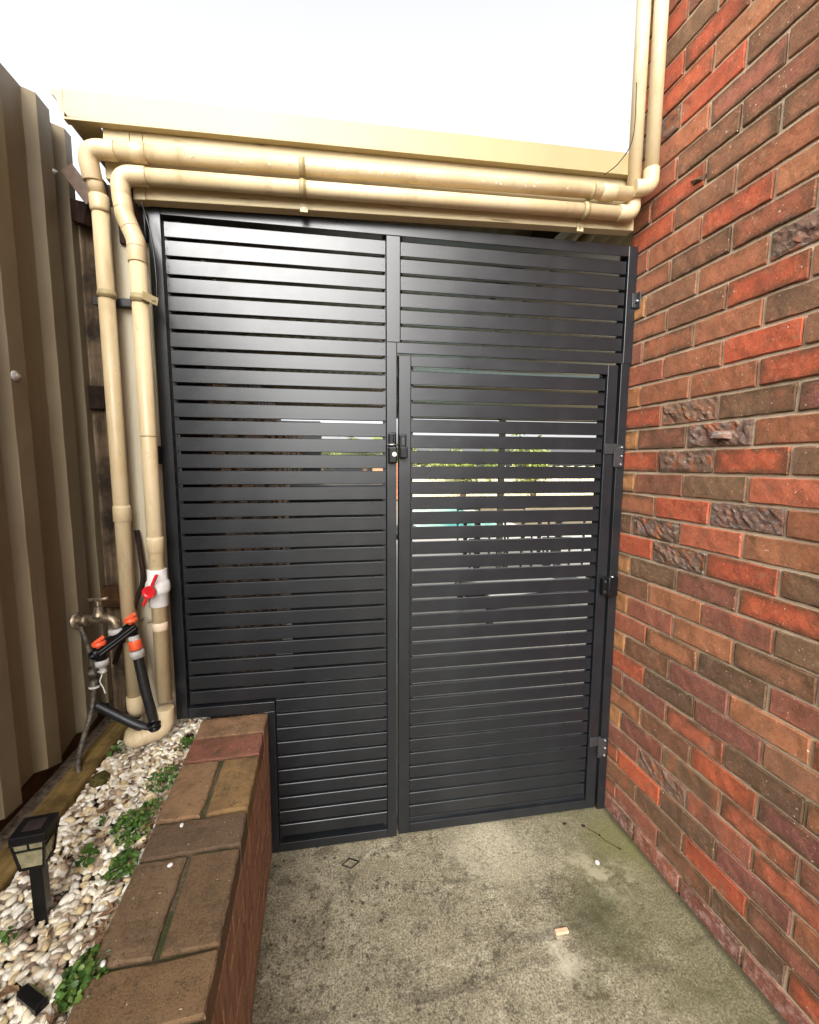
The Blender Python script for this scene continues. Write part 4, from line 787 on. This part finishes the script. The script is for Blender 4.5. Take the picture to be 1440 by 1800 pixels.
# dry litter along the coping edge
lt = MB()
for i in range(240):
    y = -1.1 * random.random() ** 0.9 - 0.05; x = -1.728 - 0.0367 * y - abs(random.gauss(0, 0.02)) ; z = 0.590 + random.random() * 0.008
    a = random.random() * 6.28; l = 0.006 + random.random() * 0.012; d = Vector((math.cos(a), math.sin(a), random.gauss(0, 0.3))) * l; w = Vector((-math.sin(a), math.cos(a), random.gauss(0, 0.4))) * (0.0015 + random.random() * 0.003)
    p = Vector((x, y, z)); lt.add([p - d - w * 0.4, p - w, p + d, p + w + Vector((0, 0, 0.002))], [(0, 1, 2, 3)])
for i in range(60):
    p = Vector((-1.97 + 0.22 * random.random(), -1.1 * random.random(), 0.592)); a = random.random() * 6.28; l = 0.008 + random.random() * 0.012
    d = Vector((math.cos(a), math.sin(a), 0.1)) * l; w = Vector((-math.sin(a), math.cos(a), 0.3)) * 0.004; lt.add([p - d, p - w, p + d, p + w], [(0, 1, 2, 3)])
tag(obj('leaf_litter', lt, 'litter'), 'dry brown leaf and bark bits between pebbles and coping', 'leaf litter', None, 'stuff')
for i, (x, y, rz, l) in enumerate([(-1.868, -0.40, 1.45, 0.05), (-1.700, -0.800, 1.25, 0.06), (-1.845, -0.875, 0.72, 0.10)]):
    mb = MB(); pts = [(-l / 2 + l * k / 8) for k in range(9)]
    top = [Vector((t, 0.005 * math.sin(k * 1.3) + (0.006 + 0.004 * math.sin(k * 2.1)), 0.003 * math.sin(k))) for k, t in enumerate(pts)]; bot = [Vector((t, 0.004 * math.sin(k * 1.3) - 0.005, 0.004 * math.cos(k))) for k, t in enumerate(pts)]
    mb.add(top + bot, [(k, k + 1, 10 + k, 9 + k) for k in range(8)]); o = obj('bark_strip', mb, 'litter'); o.location = (x, y, 0.602); o.rotation_euler = (0.2, 0.05, rz)
    so = o.modifiers.new('thick', 'SOLIDIFY'); so.thickness = 0.003
    tag(o, ['short bark strip on the pebbles near the mossy stone', 'bark strip beside the coping above the big weed', 'long bark strip in the pebbles left of the fallen light'][i], 'bark')

# ------------------------------------------------------------------ weeds
def weed(x, y, n, spread, size, label, z0=0.590, h=0.022):
    n = int(n * 1.7); spread *= 1.22; size *= 0.70
    mb = MB(); g = random.Random(int(abs(x * 1000 + y * 777)))
    for i in range(n):
        a = g.random() * 6.28; rr = spread * g.random() ** 0.62; p = Vector((x + rr * math.cos(a), y + rr * 1.3 * math.sin(a), z0 + h * (0.15 + 0.85 * g.random()) * (1 - 0.5 * rr / spread)))
        s = size * (0.6 + 0.8 * g.random()); az = g.random() * 6.28; ti = g.gauss(0, 0.45); tj = g.gauss(0, 0.45)
        Mx = Matrix.Rotation(az, 3, 'Z') @ Matrix.Rotation(ti, 3, 'X') @ Matrix.Rotation(tj, 3, 'Y')
        rim = [Vector((s * math.cos(t) * (1.0 if abs(math.sin(t)) < 0.9 else 0.95), s * 0.85 * math.sin(t), 0.18 * s * math.cos(2 * t))) for t in np.linspace(0, 2 * math.pi, 9)[:-1]]
        vs = [p] + [p + Mx @ q for q in rim]; mb.add(vs, [(0, k + 1, (k + 1) % 8 + 1) for k in range(8)], True)
    t = thing('weed', label, 'weed', (0, 0, 0), 0, 'green weeds in the pebbles')
    obj('leaves', mb, 'leaf', t)
    st = MB()
    for i in range(max(5, n // 6)):
        a = g.random() * 6.28; rr = spread * 0.8 * g.random(); st.tube([(x, y, z0 - 0.01), (x + rr * 0.5 * math.cos(a), y + rr * 0.6 * math.sin(a), z0 + h * 0.5), (x + rr * math.cos(a), y + rr * 1.2 * math.sin(a), z0 + h * 0.7)], 0.0009, 5)
    obj('stems', st, 'leaf', t); return t
weed(-1.742, -0.125, 34, 0.022, 0.0065, 'small weed beside the coping next to the black cap')
weed(-1.752, -0.300, 90, 0.040, 0.0068, 'leafy weed clump at the coping beside the tan brick')
weed(-1.742, -0.405, 24, 0.020, 0.0070, 'sparse weed sprig between the two larger clumps')
weed(-1.765, -0.475, 110, 0.042, 0.0085, 'bright green weed clump beside the dark coping brick')
weed(-1.735, -0.600, 60, 0.030, 0.0090, 'weed trail along the coping edge between larger clumps')
weed(-1.690, -0.855, 150, 0.032, 0.0085, 'densest weed clump overhanging the coping nearest the viewer', h=0.045)
weed(-1.835, -0.560, 9, 0.020, 0.0110, 'few broad weed leaves right behind the lantern stake')
weed(-1.958, -0.125, 20, 0.025, 0.0090, 'weed sprouting by the sleeper below the downpipes')
weed(-1.855, -0.440, 3, 0.010, 0.0090, 'lone pair of weed leaves in open pebbles')
weed(-1.800, -0.440, 5, 0.014, 0.0070, 'tiny scattered weed leaves left of the bright clump')
weed(-1.888, -0.745, 6, 0.018, 0.0085, 'few weed leaves at left below the lantern')

# ------------------------------------------------------------------ beyond the gate
cb = thing('filler_cabinet', 'tall dark cabinet added to fill the dark zone at the far left end of the patio', 'cabinet', (-1.79, 5.3, 0.004))  # invented cabinet, added to keep the left slat gaps dark
obj('carcass', MB().box(-0.36, 0.36, -0.24, 0.24, 0.05, 2.20), 'outdoor_black', cb, 0.01)
for s_ in (-1, 1):
    d_ = obj('cabinet_door', MB().box(min(s_ * 0.005, s_ * 0.35), max(s_ * 0.005, s_ * 0.35), -0.262, -0.2405, 0.08, 2.18), 'outdoor_black', cb, 0.004)
    obj('handle', MB().box(s_ * 0.04 - 0.008, s_ * 0.04 + 0.008, -0.285, -0.263, 1.0, 1.2), 'steel', d_, 0.002)
sw_ = thing('stone_wall', 'dry stacked stone wall glimpsed through the left gate slats', 'stone wall', (0, 0, 0))
obj('wall_core', MB().box(-2.0, -1.80, 0.35, 5.6, 0, 1.95), 'stone', sw_)
mb = MB(); gs = random.Random(5); z = 0.0
while z < 1.95:
    hh = 0.05 + gs.random() * 0.06; y = 0.33
    while y < 5.6:
        l = 0.10 + gs.random() * 0.18; mb.box(-1.80, -1.735 + gs.random() * 0.045, y, y + l - 0.008, z, z + hh - 0.008); y += l
    z += hh
o = obj('stones', mb, 'stone', sw_); o['kind'] = 'stuff'
bf = thing('sky_block_fence', 'tall dark fence added to block the sky above the stacked stone wall', 'fence')  # added palings that stop sky showing between stone wall and roof
for k in range(44): obj('paling', MB().box(-2.14 + 0.008 * (k % 2), -2.12 + 0.008 * (k % 2), 0.32 + 0.13 * k, 0.445 + 0.13 * k, 0.1, 2.72), 'dark_timber', bf)
bq = thing('filler_barbecue', 'dark hooded barbecue added to fill the dark gaps behind the left gate leaf', 'filler_barbecue', (-1.18, 1.60, 0.004), R(4)); bq.scale = (1.0, 1.0, 1.24)  # invented dark bulk filling the dark zone behind the left leaf
obj('cabinet', MB().box(-0.36, 0.36, -0.26, 0.26, 0.10, 0.86), 'outdoor_black', bq, 0.01)
obj('hood', MB().prism([(-0.24, 0.88), (0.24, 0.88), (0.24, 1.02), (0.12, 1.14), (-0.10, 1.14), (-0.24, 1.0)], -0.36, 0.36, 0), 'outdoor_black', bq, 0.01)
for s in (-1, 1): obj('side_shelf', MB().box(min(s * 0.365, s * 0.62), max(s * 0.365, s * 0.62), -0.24, 0.24, 0.83, 0.86), 'outdoor_black', bq, 0.004)
for sx in (-1, 1):
    for sy in (-1, 1): obj('caster', MB().lathe((sx * 0.3 - 0.015, sy * 0.2, 0.05), (1, 0, 0), [(0, 0), (0, 0.05), (0.03, 0.05), (0.03, 0)], 14), 'rubber', bq)
obj('handle', MB().tube([(-0.28, -0.29, 0.95), (0.28, -0.29, 0.95)], 0.012, 10), 'steel', bq)
ta = thing('patio_table', 'dark slim legged outdoor table under the patio roof', 'table', (1.55, 4.9, 0.004), 0)
obj('table_top', MB().box(-0.75, 0.75, -0.42, 0.42, 0.70, 0.73), 'outdoor_black', ta, 0.006)
for sx in (-1, 1):
    for sy in (-1, 1): obj('leg', MB().bar((sx * 0.66, sy * 0.34, 0.0), (sx * 0.66, sy * 0.34, 0.70), 0.05, 0.05), 'outdoor_black', ta)
def chair(x, y, rz, label):
    c = thing('patio_chair', label, 'chair', (x, y, 0.004), rz, 'black patio chairs')
    obj('seat', MB().box(-0.23, 0.23, -0.22, 0.22, 0.42, 0.445), 'outdoor_black', c, 0.005)
    obj('backrest', MB().bar((-0.21, 0.23, 0.80), (0.21, 0.23, 0.80), 0.02, 0.10).bar((-0.21, 0.225, 0.62), (0.21, 0.225, 0.62), 0.02, 0.05), 'outdoor_black', c)
    for sx in (-1, 1):
        obj('leg', MB().bar((sx * 0.21, 0.21, 0.0), (sx * 0.21, 0.235, 0.85), 0.025, 0.025), 'outdoor_black', c); obj('leg', MB().bar((sx * 0.21, -0.2, 0.0), (sx * 0.21, -0.2, 0.42), 0.025, 0.025), 'outdoor_black', c)
        obj('armrest', MB().bar((sx * 0.23, -0.2, 0.64), (sx * 0.23, 0.22, 0.66), 0.03, 0.02), 'outdoor_black', c)
chair(0.95, 4.35, R(172), 'black patio chair nearest the roof post'); chair(1.55, 4.3, R(186), 'black patio chair at the middle of the near table side'); chair(2.15, 4.35, R(176), 'black patio chair at the right near table corner')
chair(1.15, 5.6, R(5), 'black patio chair at the far left of the table'); chair(1.95, 5.6, R(-6), 'black patio chair at the far right of the table')
so_ = thing('sun_lounge', 'dark outdoor daybed with pale cushion behind the door slats', 'lounge', (0.55, 2.55, 0.004), R(12))
obj('frame', MB().box(-0.45, 0.95, -0.35, 0.35, 0.20, 0.30), 'outdoor_black', so_, 0.01); obj('cushion', MB().box(-0.43, 0.45, -0.33, 0.33, 0.301, 0.39), 'cushion', so_, 0.03, 3)
obj('back', MB().bar((0.72, -0.33, 0.30), (0.95, -0.33, 0.72), 0.04, 0.06).bar((0.72, 0.33, 0.30), (0.95, 0.33, 0.72), 0.04, 0.06).bar((0.93, -0.33, 0.70), (0.93, 0.33, 0.70), 0.04, 0.05), 'outdoor_black', so_)
for sx in (-0.4, 0.9):
    for sy in (-0.3, 0.3): obj('leg', MB().box(sx - 0.025, sx + 0.025, sy - 0.025, sy + 0.025, 0, 0.20), 'outdoor_black', so_)
struct('pool_coping', MB().box(-0.2, 3.4, 7.52, 16.0, -0.2, 0.010), 'paver'); struct('pool_water', MB().box(0.15, 3.0, 7.85, 15.5, -0.05, 0.016), 'water')
struct('lawn', MB().box(-12, 16, 16.1, 30, -0.02, 0.02), 'ground')
tag(obj('far_brick_wall', MB().box(0.35, 1.9, 17.4, 17.6, 0, 1.60), 'far_brick'), 'far orange brick wall beyond the pool', 'wall')
ff = thing('far_fence', 'pale yellow timber fence far beyond the pool', 'fence')
for k in range(60): obj('paling', MB().box(1.95 + 0.19 * k, 2.12 + 0.19 * k, 17.5 + 0.01 * (k % 2), 17.53 + 0.01 * (k % 2), 0.02, 1.45 + 0.02 * (k % 3)), 'far_fence', ff)
def tree(x, y, hgt, cr, n, label, seed, trunk=True, leaf=0.10):
    t = thing('tree', label, 'tree', (x, y, 0), 0, 'trees beyond the pool'); g = np.random.default_rng(seed)
    if trunk: obj('trunk', MB().tube([(0, 0, 0), (0.05, 0.02, hgt * 0.4), (0.0, 0.08, hgt * 0.8)], [0.14, 0.10, 0.05], 10).tube([(0.05, 0.02, hgt * 0.4), (0.5, 0.1, hgt * 0.75)], [0.07, 0.03], 8).tube([(0.03, 0.02, hgt * 0.45), (-0.5, -0.1, hgt * 0.8)], [0.07, 0.03], 8), 'trunk', t)
    cl = g.normal(size=(14, 3)) * np.array([cr * 0.5, cr * 0.5, cr * 0.42]) + np.array([0, 0, hgt * 0.75]); vs = []; fs = []
    for i in range(n):
        c = cl[g.integers(14)] + g.normal(size=3) * cr * 0.22; a = g.normal(size=3); a /= np.linalg.norm(a); b = np.cross(a, g.normal(size=3)); b /= np.linalg.norm(b); s = leaf * (0.6 + 0.8 * g.random()); k = len(vs)
        if c[2] < 0.1: continue
        vs += [c - a * s, c + b * s * 0.45, c + a * s, c - b * s * 0.45]; fs.append((k, k + 1, k + 2, k + 3))
    mb = MB(); mb.add(vs, fs); obj('crown', mb, 'tree_leaf', t)
tree(4.3, 16.9, 1.9, 1.0, 1500, 'yellow green bushy tree beyond the pale fence', 1); tree(7.6, 16.9, 2.0, 1.1, 1500, 'wide low tree at the right beyond the pale fence', 2); tree(2.6, 20.5, 2.2, 0.9, 1300, 'small round tree behind the brick wall end', 3)
def palm(x, y, label):
    t = thing('palm_plant', label, 'palm', (x, y, 0)); obj('trunk', MB().tube([(0, 0, 0), (0.03, 0, 0.9), (0, 0.02, 1.75)], [0.10, 0.08, 0.06], 10), 'trunk', t); g = random.Random(9); mb = MB()
    for k in range(16):
        a = k * 6.28 / 16 + g.gauss(0, 0.1); el = 0.2 + g.random() * 1.0; pts = [Vector((math.cos(a) * math.cos(el) * u, math.sin(a) * math.cos(el) * u, 1.75 + math.sin(el) * u - 0.42 * u * u)) for u in np.linspace(0, 1.2, 9)]
        for i in range(1, 9):
            d = (pts[i] - pts[i - 1]).normalized(); sd = d.cross(Vector((0, 0, 1))).normalized()
            for s in (-1, 1):
                for j in (0, 0.5): 
                    b = pts[i - 1].lerp(pts[i], j); tip = b + (sd * s * 0.8 + d * 0.6) * 0.30 + Vector((0, 0, -0.08)); mb.add([b, b + d * 0.03, tip], [(0, 1, 2)])
    obj('fronds', mb, 'tree_leaf', t)
palm(-0.55, 8.6, 'feathery palm beyond the patio seen left of the lock'); palm(-1.6, 9.8, 'second feathery palm farther back near the pool')
